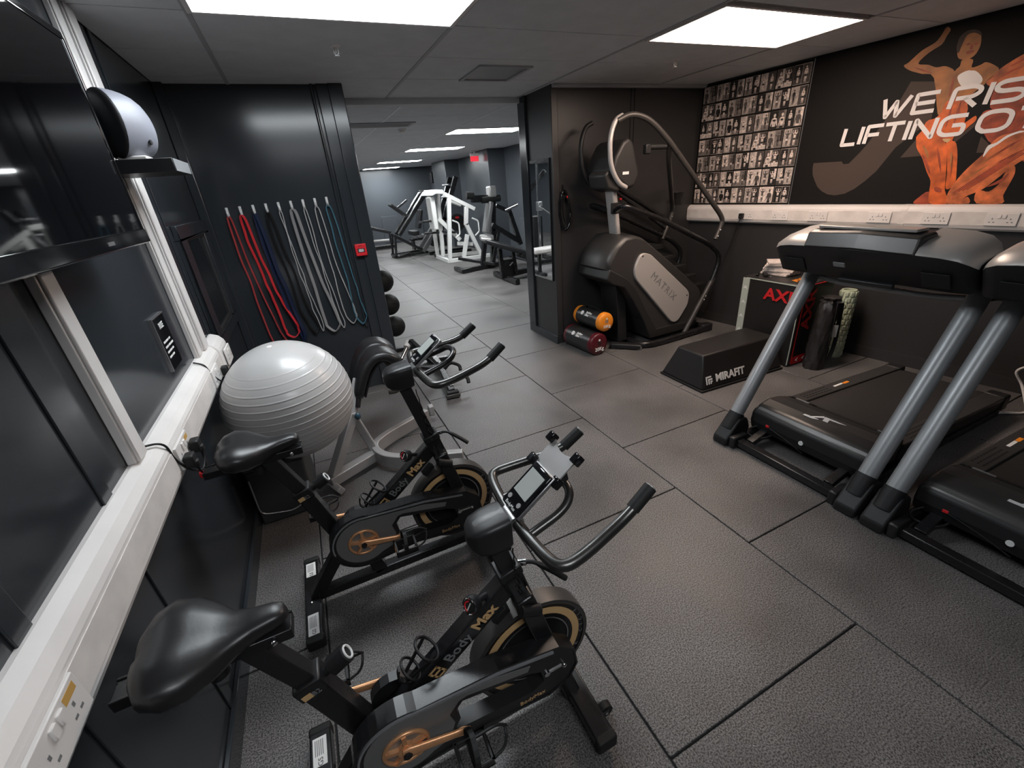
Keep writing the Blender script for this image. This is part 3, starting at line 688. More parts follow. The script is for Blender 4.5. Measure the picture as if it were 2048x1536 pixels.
FIG = dict(
arm=([(1.798,2.320),(1.825,2.338),(1.888,2.396),(1.954,2.427),(1.980,2.467),(1.997,2.507),(2.024,2.485),(2.012,2.451),(1.996,2.406),(1.932,2.371),(1.886,2.317),(1.952,2.295),(2.004,2.268),(2.056,2.265),(2.118,2.221),(2.123,2.150),(2.111,2.088),(2.119,2.006),(2.094,1.960),(2.007,2.204),(1.928,2.244),(1.848,2.280)], 'print_tan', 2),
chest=([(2.118,2.221),(2.138,2.248),(2.141,2.285),(2.199,2.273),(2.205,2.226),(2.250,2.232),(2.273,2.242),(2.319,2.217),(2.354,2.181),(2.316,2.136),(2.300,2.102),(2.258,2.063),(2.248,2.002),(2.228,1.973),(2.139,1.986),(2.114,2.023),(2.111,2.088),(2.123,2.150)], 'print_tan', 3),
head=([(2.117,2.298),(2.099,2.340),(2.105,2.391),(2.114,2.433),(2.151,2.442),(2.189,2.425),(2.209,2.388),(2.215,2.343),(2.204,2.301),(2.176,2.281),(2.149,2.284)], 'print_tan', 4),
hair=([(2.108,2.330),(2.088,2.365),(2.089,2.425),(2.116,2.451),(2.155,2.452),(2.193,2.431),(2.208,2.402),(2.168,2.430),(2.128,2.429),(2.115,2.381)], 'mural_brown', 5),
top=([(2.144,2.177),(2.164,2.204),(2.217,2.209),(2.268,2.168),(2.286,2.127),(2.249,2.096),(2.189,2.114)], 'stair_silver', 5),
torso=([(2.113,1.974),(2.125,2.037),(2.210,2.040),(2.253,1.985),(2.259,1.936),(2.261,1.854),(2.231,1.808),(2.221,1.766),(2.163,1.790),(2.101,1.822),(2.030,1.795),(2.037,1.916),(2.086,1.936)], 'print_skin', 4),
hand=([(2.257,1.871),(2.278,1.893),(2.312,1.920),(2.321,1.891),(2.290,1.851),(2.276,1.828)], 'print_skin', 5),
leg_back=([(2.193,1.761),(2.242,1.768),(2.275,1.701),(2.301,1.596),(2.322,1.479),(2.279,1.444),(2.257,1.554),(2.225,1.671)], 'print_skin', 3),
leg=([(2.008,1.833),(2.063,1.879),(2.158,1.807),(2.210,1.724),(2.234,1.635),(2.261,1.509),(2.277,1.435),(2.318,1.342),(2.211,1.342),(2.186,1.428),(2.174,1.503),(2.133,1.570),(2.077,1.674),(2.028,1.741),(2.009,1.797)], 'print_skin', 5),
foot=([(2.109,1.342),(2.135,1.391),(2.182,1.428),(2.211,1.342)], 'print_skin_dark', 4),
bikini=([(2.167,1.789),(2.192,1.791),(2.216,1.784),(2.199,1.764)], 'gold_print', 6),
man_thigh=([(2.299,1.398),(2.319,1.488),(2.365,1.583),(2.423,1.672),(2.445,1.735),(2.484,1.779),(2.567,1.793),(2.634,1.808),(2.684,1.642),(2.632,1.614),(2.575,1.553),(2.529,1.489),(2.478,1.430),(2.417,1.396),(2.396,1.369),(2.362,1.342),(2.317,1.342)], 'print_muscle', 6),
man_body=([(2.445,1.735),(2.384,1.807),(2.340,1.869),(2.347,1.939),(2.396,1.947),(2.458,1.953),(2.518,1.959),(2.587,1.963),(2.634,1.808),(2.567,1.793),(2.497,1.778)], 'print_skin_dark', 3),
man_arm=([(2.309,2.115),(2.332,2.148),(2.359,2.187),(2.404,2.221),(2.448,2.246),(2.497,2.263),(2.546,2.099),(2.476,2.098),(2.417,2.095),(2.357,2.084)], 'print_muscle', 4),
man_chest=([(2.357,2.09),(2.55,2.10),(2.60,1.95),(2.40,1.94),(2.36,2.02)], 'print_skin_dark', 2),
man_shin=([(2.479,1.342),(2.455,1.413),(2.478,1.430),(2.522,1.420),(2.561,1.471),(2.571,1.545),(2.601,1.584),(2.619,1.535),(2.613,1.469),(2.603,1.393),(2.614,1.342)], 'print_muscle', 4),
man_foot=([(2.341,1.342),(2.396,1.369),(2.420,1.387),(2.440,1.342)], 'print_muscle', 7),
strap=([(2.425,1.663),(2.432,1.720),(2.470,1.737),(2.510,1.776),(2.566,1.797),(2.583,1.795),(2.635,1.804),(2.639,1.792),(2.569,1.785),(2.520,1.763),(2.481,1.724),(2.449,1.698),(2.431,1.654)], 'print_letter', 8))
for k, (pp, m, l) in FIG.items(): mprint('figure_'+k, pp, m, l)
for pp in ([(2.135,2.372),(2.150,2.378),(2.160,2.372),(2.148,2.366)], [(2.178,2.366),(2.192,2.370),(2.202,2.362),(2.190,2.358)], [(2.150,2.318),(2.170,2.312),(2.190,2.318),(2.186,2.330),(2.155,2.330)], [(2.164,2.364),(2.172,2.364),(2.180,2.338),(2.164,2.340)]):
    mprint('figure_face', pp, 'print_skin_dark', 6)
mprint('figure_man_back', [(2.54,2.25),(2.62,2.30),(2.72,2.26),(2.76,2.10),(2.74,1.95),(2.68,1.80),(2.70,1.62),(2.62,1.62),(2.60,1.80),(2.56,1.95)], 'print_skin_dark', 2)
for pp in ([(2.16,2.02),(2.17,1.95),(2.165,1.86),(2.158,1.95)], [(2.205,2.03),(2.213,1.95),(2.205,1.87),(2.20,1.95)], [(2.12,2.19),(2.135,2.13),(2.13,2.06),(2.122,2.13)], [(1.86,2.30),(1.93,2.27),(1.99,2.235),(1.93,2.26)], [(2.15,1.74),(2.19,1.66),(2.22,1.56),(2.18,1.65)], [(2.07,1.70),(2.12,1.64),(2.16,1.55),(2.11,1.62)], [(2.255,1.68),(2.275,1.60),(2.285,1.52),(2.268,1.60)], [(2.21,1.46),(2.25,1.45),(2.26,1.42),(2.22,1.43)], [(2.36,2.13),(2.41,2.165),(2.47,2.18),(2.41,2.15)], [(2.40,2.19),(2.44,2.215),(2.48,2.225),(2.44,2.20)], [(2.50,1.45),(2.56,1.50),(2.59,1.54),(2.57,1.48)], [(2.50,1.60),(2.58,1.66),(2.65,1.70),(2.58,1.645)], [(2.45,1.62),(2.53,1.71),(2.60,1.75),(2.53,1.69)]):
    mprint('figure_shading', pp, 'print_skin_dark', 7)
for pp in ([(2.24,1.70),(2.262,1.66),(2.275,1.58),(2.258,1.62)], [(2.06,1.76),(2.09,1.70),(2.12,1.66),(2.10,1.72)], [(2.42,1.60),(2.48,1.665),(2.55,1.71),(2.48,1.65)], [(2.36,1.50),(2.42,1.56),(2.47,1.60),(2.42,1.545)], [(1.84,2.325),(1.89,2.365),(1.94,2.39),(1.89,2.355)], [(2.20,2.21),(2.25,2.215),(2.30,2.19),(2.25,2.20)]):
    mprint('figure_highlight', pp, 'print_tan', 7)
for k in range(4):   # muscle lines on the thigh
    s0 = 2.33+.022*k; z0 = 1.42+.006*k
    mprint('muscle_line', [(s0, z0), (s0+.13, z0+.13), (s0+.24, z0+.235), (s0+.245, z0+.229), (s0+.137, z0+.122), (s0+.008, z0-.004)], 'print_skin_dark', 7)
LT = 9
def slogan(strokes, s0, z0, h, sc=1.0, shear=.18):
    # wide sans capitals drawn as constant-width strokes in a unit box
    for ch, wch in strokes:
        wd, lines = ch; rnd_ = len(lines[0]) > 5
        g = G()
        for ln in lines:
            P3 = [RW(s0+(x*wd)*sc+shear*y*h*.5, z0+y*h, .008+.0006*LT) for x, y in ln]
            g.strap(fil(P3, .022 if rnd_ else .004, 5, False), RN, .001, .027, False)
        obj('letter', g, 'print_letter', t)
        s0 += (wd+wch)*sc
LET = dict(
 W=(.15, [[(0, 1), (.22, 0), (.5, .8), (.62, 0), (1, 1)]]),
 E=(.115, [[(1, .96), (.0, .96), (0, .04), (1, .04)], [(0, .5), (.9, .5)]]),
 R=(.125, [[(0, 0), (0, .96), (.75, .96), (1, .82), (1, .62), (.75, .46), (.15, .46)], [(.5, .46), (1, 0)]]),
 I=(.008, [[(0, 0), (0, 1)]]),
 S=(.13, [[(1, .96), (.2, .96), (0, .84), (0, .64), (.2, .52), (.8, .5), (1, .38), (1, .18), (.8, .04), (0, .04)]]),
 L=(.095, [[(0, 1), (0, .04), (1, .04)]]),
 F=(.10, [[(0, 0), (0, .96), (1, .96)], [(0, .48), (.85, .48)]]),
 T=(.12, [[(0, .96), (1, .96)], [(.5, .96), (.5, 0)]]),
 N=(.12, [[(0, 0), (0, 1), (1, 0), (1, 1)]]),
 G=(.13, [[(1, .96), (.25, .96), (0, .78), (0, .22), (.25, .04), (1, .04), (1, .5), (.5, .5)]]),
 O=(.15, [[(.25, .04), (0, .22), (0, .78), (.25, .96), (.75, .96), (1, .78), (1, .22), (.75, .04), (.22, .04)]]))
slogan([(LET['W'], .035), (LET['E'], .075), (LET['R'], .045), (LET['I'], .018), (LET['S'], .030), (LET['E'], .05)], 1.724, 1.985, .128, 1.13)
slogan([(LET['L'], .030), (LET['I'], .030), (LET['F'], .015), (LET['T'], .030), (LET['I'], .030), (LET['N'], .035), (LET['G'], .075), (LET['O'], .03), (LET['T'], .03)], 1.488, 1.810, .128, 1.03)

# ================================================================ STAIR CLIMBER
t = thing('stair_climber', 'dark grey stair climber machine with silver side panel in the corner', 'stair climber', (3.2, 3.68, 0))
YN, YF = 3.47, 3.97
prof = [(2.60, .90), (2.62, .99), (2.70, 1.11), (2.80, 1.185), (2.92, 1.19), (3.03, 1.155), (3.30, .96), (3.62, .72), (3.90, .50), (3.945, .42), (3.90, .20), (3.80, .10), (3.22, .10), (3.17, .20), (3.06, .40), (2.93, .62), (2.82, .76), (2.68, .83)]
def inset(pr, c, f): return [(c[0]+(x-c[0])*f, c[1]+(z-c[1])*f) for x, z in pr]
cen = (3.28, .62)
secs = []
for y, f in ((YN-.002, .93), (YN+.012, .975), (YN+.05, 1.0), ((YN+YF)/2-.08, 1.02), ((YN+YF)/2+.08, 1.02), (YF-.05, 1.0), (YF-.012, .975), (YF+.002, .93)):
    secs.append([V((x, y, z)) for x, z in inset(prof, cen, f)])
obj('shroud', G().loft(secs), 'stair_body', t)
lower = [(2.63, .90), (2.60, .80), (2.68, .74), (2.82, .69), (2.95, .52), (3.10, .28), (3.20, .06), (3.84, .06), (3.90, .14), (3.5, .16), (3.28, .16), (3.12, .40), (2.98, .64), (2.86, .77), (2.72, .85)]
obj('lower_shroud', G().prism(lower, 'xz', YN-.012, YF+.012), 'stair_body_dark', t, .012)
obj('front_leg', G().prism([(2.80, .72), (2.94, .52), (2.98, .06), (2.86, .06), (2.84, .40)], 'xz', 3.58, 3.86), 'black_satin', t, .01)
pan = [(2.93, .80), (2.93, .88), (2.985, .985), (3.03, 1.005), (3.12, .985), (3.68, .525), (3.71, .47), (3.70, .36), (3.59, .21), (3.54, .185), (3.48, .20), (2.965, .74)]
pan = [V((x, 0, z)) for x, z in pan]
pn = obj('side_panel', G().prism([(p.x, p.z) for p in fil(pan, .04, 4, True)], 'xz', YN-.028, YN+.01), 'stair_silver', t, .008)
pd = (V((3.5, 0, .42))-V((3.1, 0, .78))).normalized()
text('MATRIX', .105, (3.325, YN-.029, .62), pd, V((-pd.z, 0, pd.x)) if pd.z < 0 else V((pd.z, 0, -pd.x)), 'print_grey', 'lettering', pn, sx=1.12, space=1.15)
for x, z in ((3.02, .975), (3.67, .47)): obj('screw', G().cyl((x, YN-.031, z), (x, YN-.027, z), .008, n=10), 'print_black', pn)
text('MATRIX', .05, (2.66, 3.70, 1.03), V((0, -1, 0)), V((.6, 0, .8)), 'print_grey', 'lettering', t)
for k in range(5):
    x0 = 3.16+.17*k; z0 = 1.02-.125*k
    obj('step', G().box(x0, x0+.2, YN+.05, YF-.05, z0-.02, z0+.02), 'black_rubber', t, .005)
obj('base_frame', G().tube(fil([(3.02, 3.80, .04), (3.02, 3.40, .04), (3.2, 3.36, .035), (3.98, 3.40, .04), (3.98, 4.0, .04)], .12, 6), .036, 12), 'black_metal', t)
for y in (3.42, 3.97): obj('base_foot', G().obox((3.98, y, .045), (X, Y, Z), (.075, .05, .045)), 'black_satin', t, .015)
obj('front_foot', G().beam((2.78, 3.62, .035), (3.02, 3.38, .03), .09, .06), 'black_plastic', t, .015)
obj('front_foot', G().beam((2.80, 3.80, .035), (3.02, 3.95, .03), .09, .06), 'black_plastic', t, .015)
for x, y in ((2.805, 3.60), (2.99, 3.405)): obj('wheel', G().cyl((x-.02, y-.035, .03), (x+.02, y+.0, .03), .028, n=14), 'steel_dull', t)
obj('mast', G().beam((2.86, 3.68, 1.14), (2.77, 3.68, 1.72), .13, .055), 'stair_silver', t, .015)
# console housing on the mast
cp = [(2.66, 1.76), (2.74, 1.68), (2.86, 1.60), (2.93, 1.62), (2.985, 1.72), (2.90, 1.98), (2.85, 2.03), (2.78, 2.00), (2.70, 1.88)]
co = obj('console', G().prism(cp, 'xz', 3.50, 3.92), 'stair_body_dark', t, .03, 3)
obj('console_back', G().prism([(2.66, 1.62), (2.80, 1.58), (2.82, 1.72), (2.70, 1.80), (2.63, 1.74)], 'xz', 3.56, 3.84), 'stair_body', t, .02)
obj('label', G().obox((2.815, 3.497, 1.74), (X, Y, Z), (.035, .002, .012)), 'print_white', co)
# console side hoops (silver near one, dark far one)
def hoop(y, m):
    return G().tube(fil([(2.80, y, 1.62), (2.70, y-.02, 1.66), (2.60, y-.03, 1.80), (2.585, y-.03, 2.02), (2.66, y, 2.16), (2.74, y, 2.19)], .09, 6), .021, 12)
obj('console_hoop', hoop(3.47, 0), 'stair_silver', t)
obj('console_hoop', hoop(3.92, 0), 'black_satin', t)
# upper rail: arch, near arm, far arm
obj('upper_rail', G().tube(fil([(2.68, 3.46, 2.15), (2.80, 3.43, 2.20), (2.98, 3.41, 2.155), (3.20, 3.40, 1.99), (3.65, 3.40, 1.58), (4.03, 3.40, 1.235), (4.02, 3.40, 1.16), (3.955, 3.40, 1.03)], .12, 6), .024, 12), 'rail_grey', t)
obj('upper_rail', G().tube(fil([(3.24, 3.42, 1.95), (3.32, 3.50, 1.83), (3.86, 3.95, 1.33), (3.85, 3.95, 1.25), (3.74, 3.95, 1.02)], .10, 6), .024, 12), 'rail_grey', t)
obj('grip', G().cyl((3.02, 3.44, 1.935), (3.20, 3.42, 1.93), .022, n=12), 'black_rubber', t)
obj('grip_end', G().obox((3.00, 3.44, 1.92), (X, Y, Z), (.03, .025, .04)), 'black_plastic', t, .01)
obj('cup_holder', G().lathe([(.05, 0), (.062, .11), (.070, .13), (.062, .13), (.045, .01), (.001, .01)], (3.90, 3.93, 1.37), Z, 18), 'black_plastic', t)
# lower rails
for y, s_ in ((3.40, -1), (3.96, 1)):
    obj('lower_rail', G().tube(fil([(2.80, 3.68+s_*.06, 1.42), (2.76, 3.68+s_*.2, 1.46), (2.74, y, 1.465), (3.17, y, 1.315), (3.90, y, .98), (4.07, y, .84), (4.00, y, .62), (3.63, y, .03)], .10, 6), .026, 12), 'black_metal', t)
obj('rail_sleeve', G().tube([(4.0, 3.40, .62), (3.64, 3.40, .05)], .0275, 12), 'rail_grey', t)
obj('diagonal_bar', G().cyl((2.93, 3.90, 1.66), (3.83, 3.95, 1.20), .022, n=10), 'black_metal', t)
obj('diagonal_bar', G().cyl((2.93, 3.84, 1.60), (3.74, 3.93, 1.14), .018, n=10), 'black_metal', t)
obj('rail_bracket', G().obox((2.80, 3.62, 1.44), (X, Y, Z), (.045, .012, .05)), 'black_satin', t, .005)
g = G()
for p in ((3.99, 3.378, 1.12), (3.965, 3.378, 1.06), (3.89, 3.378, .43), (3.87, 3.378, .395), (3.84, 3.93, 1.25), (3.80, 3.93, 1.17)): g.ell(p, (.011, .011, .011), 10, 6)
obj('bolts', g, 'chrome', t)
obj('stop_button', G().ell((3.05, 3.86, 1.50), (.018, .018, .014), 12, 8), 'print_red', t)

# ================================================================ SANDBAGS
def sandbag(p0, p1, r, capm, lab, kg, small):
    p0, p1 = V(p0), V(p1); ax = (p1-p0).normalized(); L = (p1-p0).length
    t = thing('sandbag', lab, 'sandbag', (p0+p1)/2-Z*r)
    prof = [(r*.90, .0), (r*.97, .012), (r, .03)]+[(r*(1+.015*math.sin(k*1.9)), .03+(L-.06)*k/8) for k in range(1, 8)]+[(r, L-.03), (r*.97, L-.012), (r*.90, L)]
    obj('body', G().lathe(prof, p0, ax, 28), 'pad_vinyl', t)
    for q, d in ((p0, -1), (p1, 1)):
        e = obj('end_cap', G().lathe([(.001, .016), (r*.6, .015), (r*.93, .008), (r*1.005, -.006), (r*1.01, -.045), (r*.98, -.047)], q, ax*d, 28), capm, t)
        if d == -1:
            R = (-ax).cross(Z)*-1; R.normalize(); U = R.cross(ax)*1
            U = (Z-ax*Z.dot(ax)).normalized(); R = U.cross(-ax)
            text(kg, r*.46, q-ax*.0175-U*r*.42, R, U, 'print_white', 'lettering', e, bold=.001)
            obj('rivet', G().cyl(q-ax*.012+U*r*.42, q-ax*.019+U*r*.42, r*.10, n=12), 'print_white', e)
            for k in (-1, 0, 1): obj('stripe', G().obox(q-ax*.0165+U*r*.12+R*(k*r*.14), (R, U, ax), (r*.045, r*.16, .0008)), 'print_grey' if small else 'print_black', e)
    # print on the side facing the room
    sd = (V((-.80, -.1, .6))); sd = (sd-ax*sd.dot(ax)).normalized(); U = (ax.cross(sd)).normalized()
    if U.z < 0: U = -U
    R = U.cross(sd); mid = p0+ax*L*.5+sd*(r*1.018)
    obj('badge', G().cyl(mid-R*.075-sd*.004, mid-R*.075+sd*.001, .024, n=16), 'print_white', t)
    text('Bulldog', .030, mid+R*.03+U*.016, R, U, 'print_white', 'lettering', t, bold=.001, shear=.2)
    text('Elite', .034, mid+R*.01-U*.014, R, U, 'print_white', 'lettering', t, bold=.001)
    text('Series', .022, mid+R*.07-U*.016, R, U, 'print_grey', 'lettering', t)
    hp = fil([p0+ax*.12+Z*r, p0+ax*.13+Z*(r+.03), p0+ax*(L-.13)+Z*(r+.03), p0+ax*(L-.12)+Z*r], .03, 4)
    if not small: pass
    else: obj('handle', G().strap(hp, ax.cross(Z), .03, .005), 'black_rubber', t)
sandbag((2.55, 3.52, .121), (2.515, 3.99, .121), .119, 'maroon_vinyl', 'black sandbag with maroon end marked 20Kg lying on the floor', '20Kg', False)
sandbag((2.655, 3.54, .338), (2.63, 3.98, .338), .100, 'orange_vinyl', 'black sandbag with bright orange end marked 10Kg on top of the other', '10Kg', True)

# ================================================================ FOAM BLOCK, JUMP BOX, ROLL BAG, FOAM ROLLER
t = thing('wedge_block', 'low black foam block with sloping sides and white lettering on the floor', 'foam block', (3.2, 2.54, 0))
base = [(2.74, 2.30), (3.68, 2.26), (3.68, 2.76), (2.75, 2.79)]; top = [(2.80, 2.385), (3.66, 2.36), (3.66, 2.67), (2.81, 2.675)]
obj('body', G().loft([[V((x, y, .02)) for x, y in base], [V((x, y, .30)) for x, y in top]], smooth=False), 'foam_block', t, .012)
obj('base_lip', G().loft([[V((3.2+(x-3.2)*1.02, 2.53+(y-2.53)*1.04, 0)) for x, y in base], [V((3.2+(x-3.2)*1.02, 2.53+(y-2.53)*1.04, .02)) for x, y in base]], smooth=False), 'black_rubber', t, .004)
n_ = V((0, -.28, .085)).normalized(); upm = V((0, .085, .28)).normalized()
text('MIRAFIT', .092, (3.06, 2.302, .095), V((1, -.04, 0)), upm, 'print_white', 'lettering', t, bold=.003)
g = G(); mr = V((1, -.04, 0)).normalized(); mo = V((3.06, 2.3005, .095))
for a, b, c, d in ((-.275, -.262, -.035, .035), (-.275, -.215, .022, .035), (-.250, -.238, -.035, .012), (-.238, -.205, .0, .012), (-.228, -.216, -.035, -.008), (-.214, -.205, -.02, -.008)):
    g.obox(mo+mr*((a+b)/2)+upm*((c+d)/2), (mr, upm, mr.cross(upm)), ((b-a)/2, (d-c)/2, .0015))
obj('logo', g, 'print_white', t)

t = thing('jump_box', 'black padded jump box with red lettering and a pale green edge strip', 'jump box', (3.97, 2.55, 0))
obj('body', G().box(3.75, 4.20, 2.26, 2.84, 0, .76), 'foam_block', t, .012)
obj('edge_piping', G().box(3.743, 3.752, 2.255, 2.262, .02, .755).box(3.745, 3.752, 2.26, 2.80, .742, .750), 'green_strip', t)
obj('red_piping', G().box(3.78, 4.19, 2.253, 2.262, .742, .748).box(3.795, 3.80, 2.253, 2.262, .02, .742), 'print_red', t)
obj('edge_strip', G().box(3.744, 3.752, 2.765, 2.835, .01, .745), 'green_strip', t)
for k in range(5):
    z = .08+.14*k
    obj('chevron', G().prism([(2.775, z), (2.80, z+.035), (2.825, z), (2.80, z+.012)], 'yz', 3.7425, 3.745), 'print_white', t)
obj('bottom_strip', G().box(3.81, 4.0, 2.252, 2.262, .015, .085), 'print_red', t)
for k in range(2):
    x = 3.86+.09*k
    obj('chevron', G().prism([(x+.02, .03), (x-.015, .05), (x+.02, .07), (x+.008, .05)], 'xz', 2.250, 2.253), 'print_white', t)
text('AXR', .145, (3.7425, 2.43, .63), -Y, Z, 'print_red', 'lettering', t, bold=.004, sx=1.15)
text('AXR', .16, (3.89, 2.2535, .52), Z, -X, 'print_red', 'lettering', t, bold=.004, sx=1.15)
text('AXR', .10, (3.93, 2.40, .7605), X, Y, 'orange_vinyl', 'lettering', t, bold=.002)
# papers and a phone holder on top of the box
for k in range(7):
    o = obj('magazine', G().obox((4.02+.006*math.sin(k*2.1), 2.66+.008*math.cos(k*1.7), .771+.0175*k), (V((math.cos(.12*k), math.sin(.12*k), 0)), V((-math.sin(.12*k), math.cos(.12*k), 0)), Z), (.10, .13, .0083)), 'paper', bevel=.002, seg=1)
    tag(o, 'worn magazine, number %s counting up from the bottom, in the stack on the jump box' % ['one', 'two', 'three', 'four', 'five', 'six', 'seven'][k], 'magazine', 'magazines stacked on the jump box')
t = thing('phone_clamp', 'small black clamp lying on top of the jump box by the magazines', 'clamp', (3.86, 2.70, .76))
obj('body', G().beam((3.82, 2.66, .775), (3.90, 2.74, .775), .035, .022), 'black_plastic', t, .005)
obj('jaw', G().beam((3.80, 2.74, .772), (3.86, 2.77, .772), .02, .018), 'black_gloss', t, .004)
obj('screw', G().cyl((3.84, 2.63, .77), (3.815, 2.61, .77), .007, n=8), 'steel_dull', t)

t = thing('roll_bag', 'black nylon drawstring bag of a rolled mat leaning by the jump box', 'bag', (4.02, 2.13, 0))
secs = []; rb = random.Random(5)
for k in range(15):
    u = k/14; cx, cy = 3.93+.09*u, 2.135+.030*u
    r_ = .082*(1 if u < .90 else 1-(u-.90)*2.2) if u > .03 else .08
    secs.append([V((cx+(r_*(1+.05*math.sin(5*q+k*.5)+.06*math.sin(9*q+1.3*k)+.05*math.sin(13*q-.9*k)))*math.cos(q), cy+(r_*(1+.05*math.sin(5*q+k*.5)+.06*math.sin(9*q+1.3*k)+.05*math.sin(13*q-.9*k)))*math.sin(q)*.95, .002+.60*u)) for q in [2*PI*i/30 for i in range(30)]])
obj('sack', G().loft(secs), 'nylon', t)
obj('drawn_neck', G().loft([[V((4.02+rr_*(1+.18*math.sin(7*q))*math.cos(q), 2.16+rr_*(1+.18*math.sin(7*q))*math.sin(q), zz)) for q in [2*PI*i/28 for i in range(28)]] for rr_, zz in ((.074, .595), (.060, .612), (.072, .632), (.045, .642))]), 'nylon', t)
obj('cord', G().tube(smooth_path([(4.0, 2.09, .60), (3.97, 2.075, .55), (3.955, 2.06, .40), (3.94, 2.052, .25)], 4), .004, 6), 'black_rubber', t)
obj('carry_strap', G().strap(smooth_path([(4.08, 2.10, .58), (4.065, 2.08, .40), (4.04, 2.06, .22), (3.99, 2.05, .08)], 5), (.8, -.5, 0), .035, .004), 'black_rubber', t)
obj('label', G().obox((4.015, 2.07, .345), (V((.86, -.45, 0)).normalized(), Z, V((-.45, -.86, 0)).normalized()), (.022, .055, .002)), 'print_white', t)
t = thing('foam_roller', 'tall pale green knobbly foam roller standing against the right wall', 'foam roller', (4.335, 2.20, 0))
obj('core', G().lathe([(.046, 0), (.060, .0), (.061, .01), (.061, .63), (.058, .64), (.046, .64), (.046, .6), (.046, 0)], (4.335, 2.20, 0), Z, 28), 'pale_green', t)
kn = mesh_of('knob', G().obox((0, 0, 0), (X, Y, Z), (.0125, .006, .020)), 'pale_green', bevel=.003, seg=1)
for r in range(12):
    for c in range(10):
        q = 2*PI*(c+.5*(r % 2))/10
        o = inst('knob', kn, t, (4.335+.064*math.cos(q), 2.20+.064*math.sin(q), .035+.052*r)); o.rotation_euler = (0, 0, q+PI/2)
# white cable loop at the right edge
tag(obj('white_cable', G().tube(smooth_path([(4.02, 1.02, .012), (4.16, .95, .010), (4.26, .88, .012), (4.34, .90, .03), (4.42, .98, .14), (4.40, 1.03, .24), (4.43, .97, .30), (4.46, .90, .34)], 6), .009, 8), 'white_plastic'), 'white cable looping up the wall behind the treadmills', 'cable')
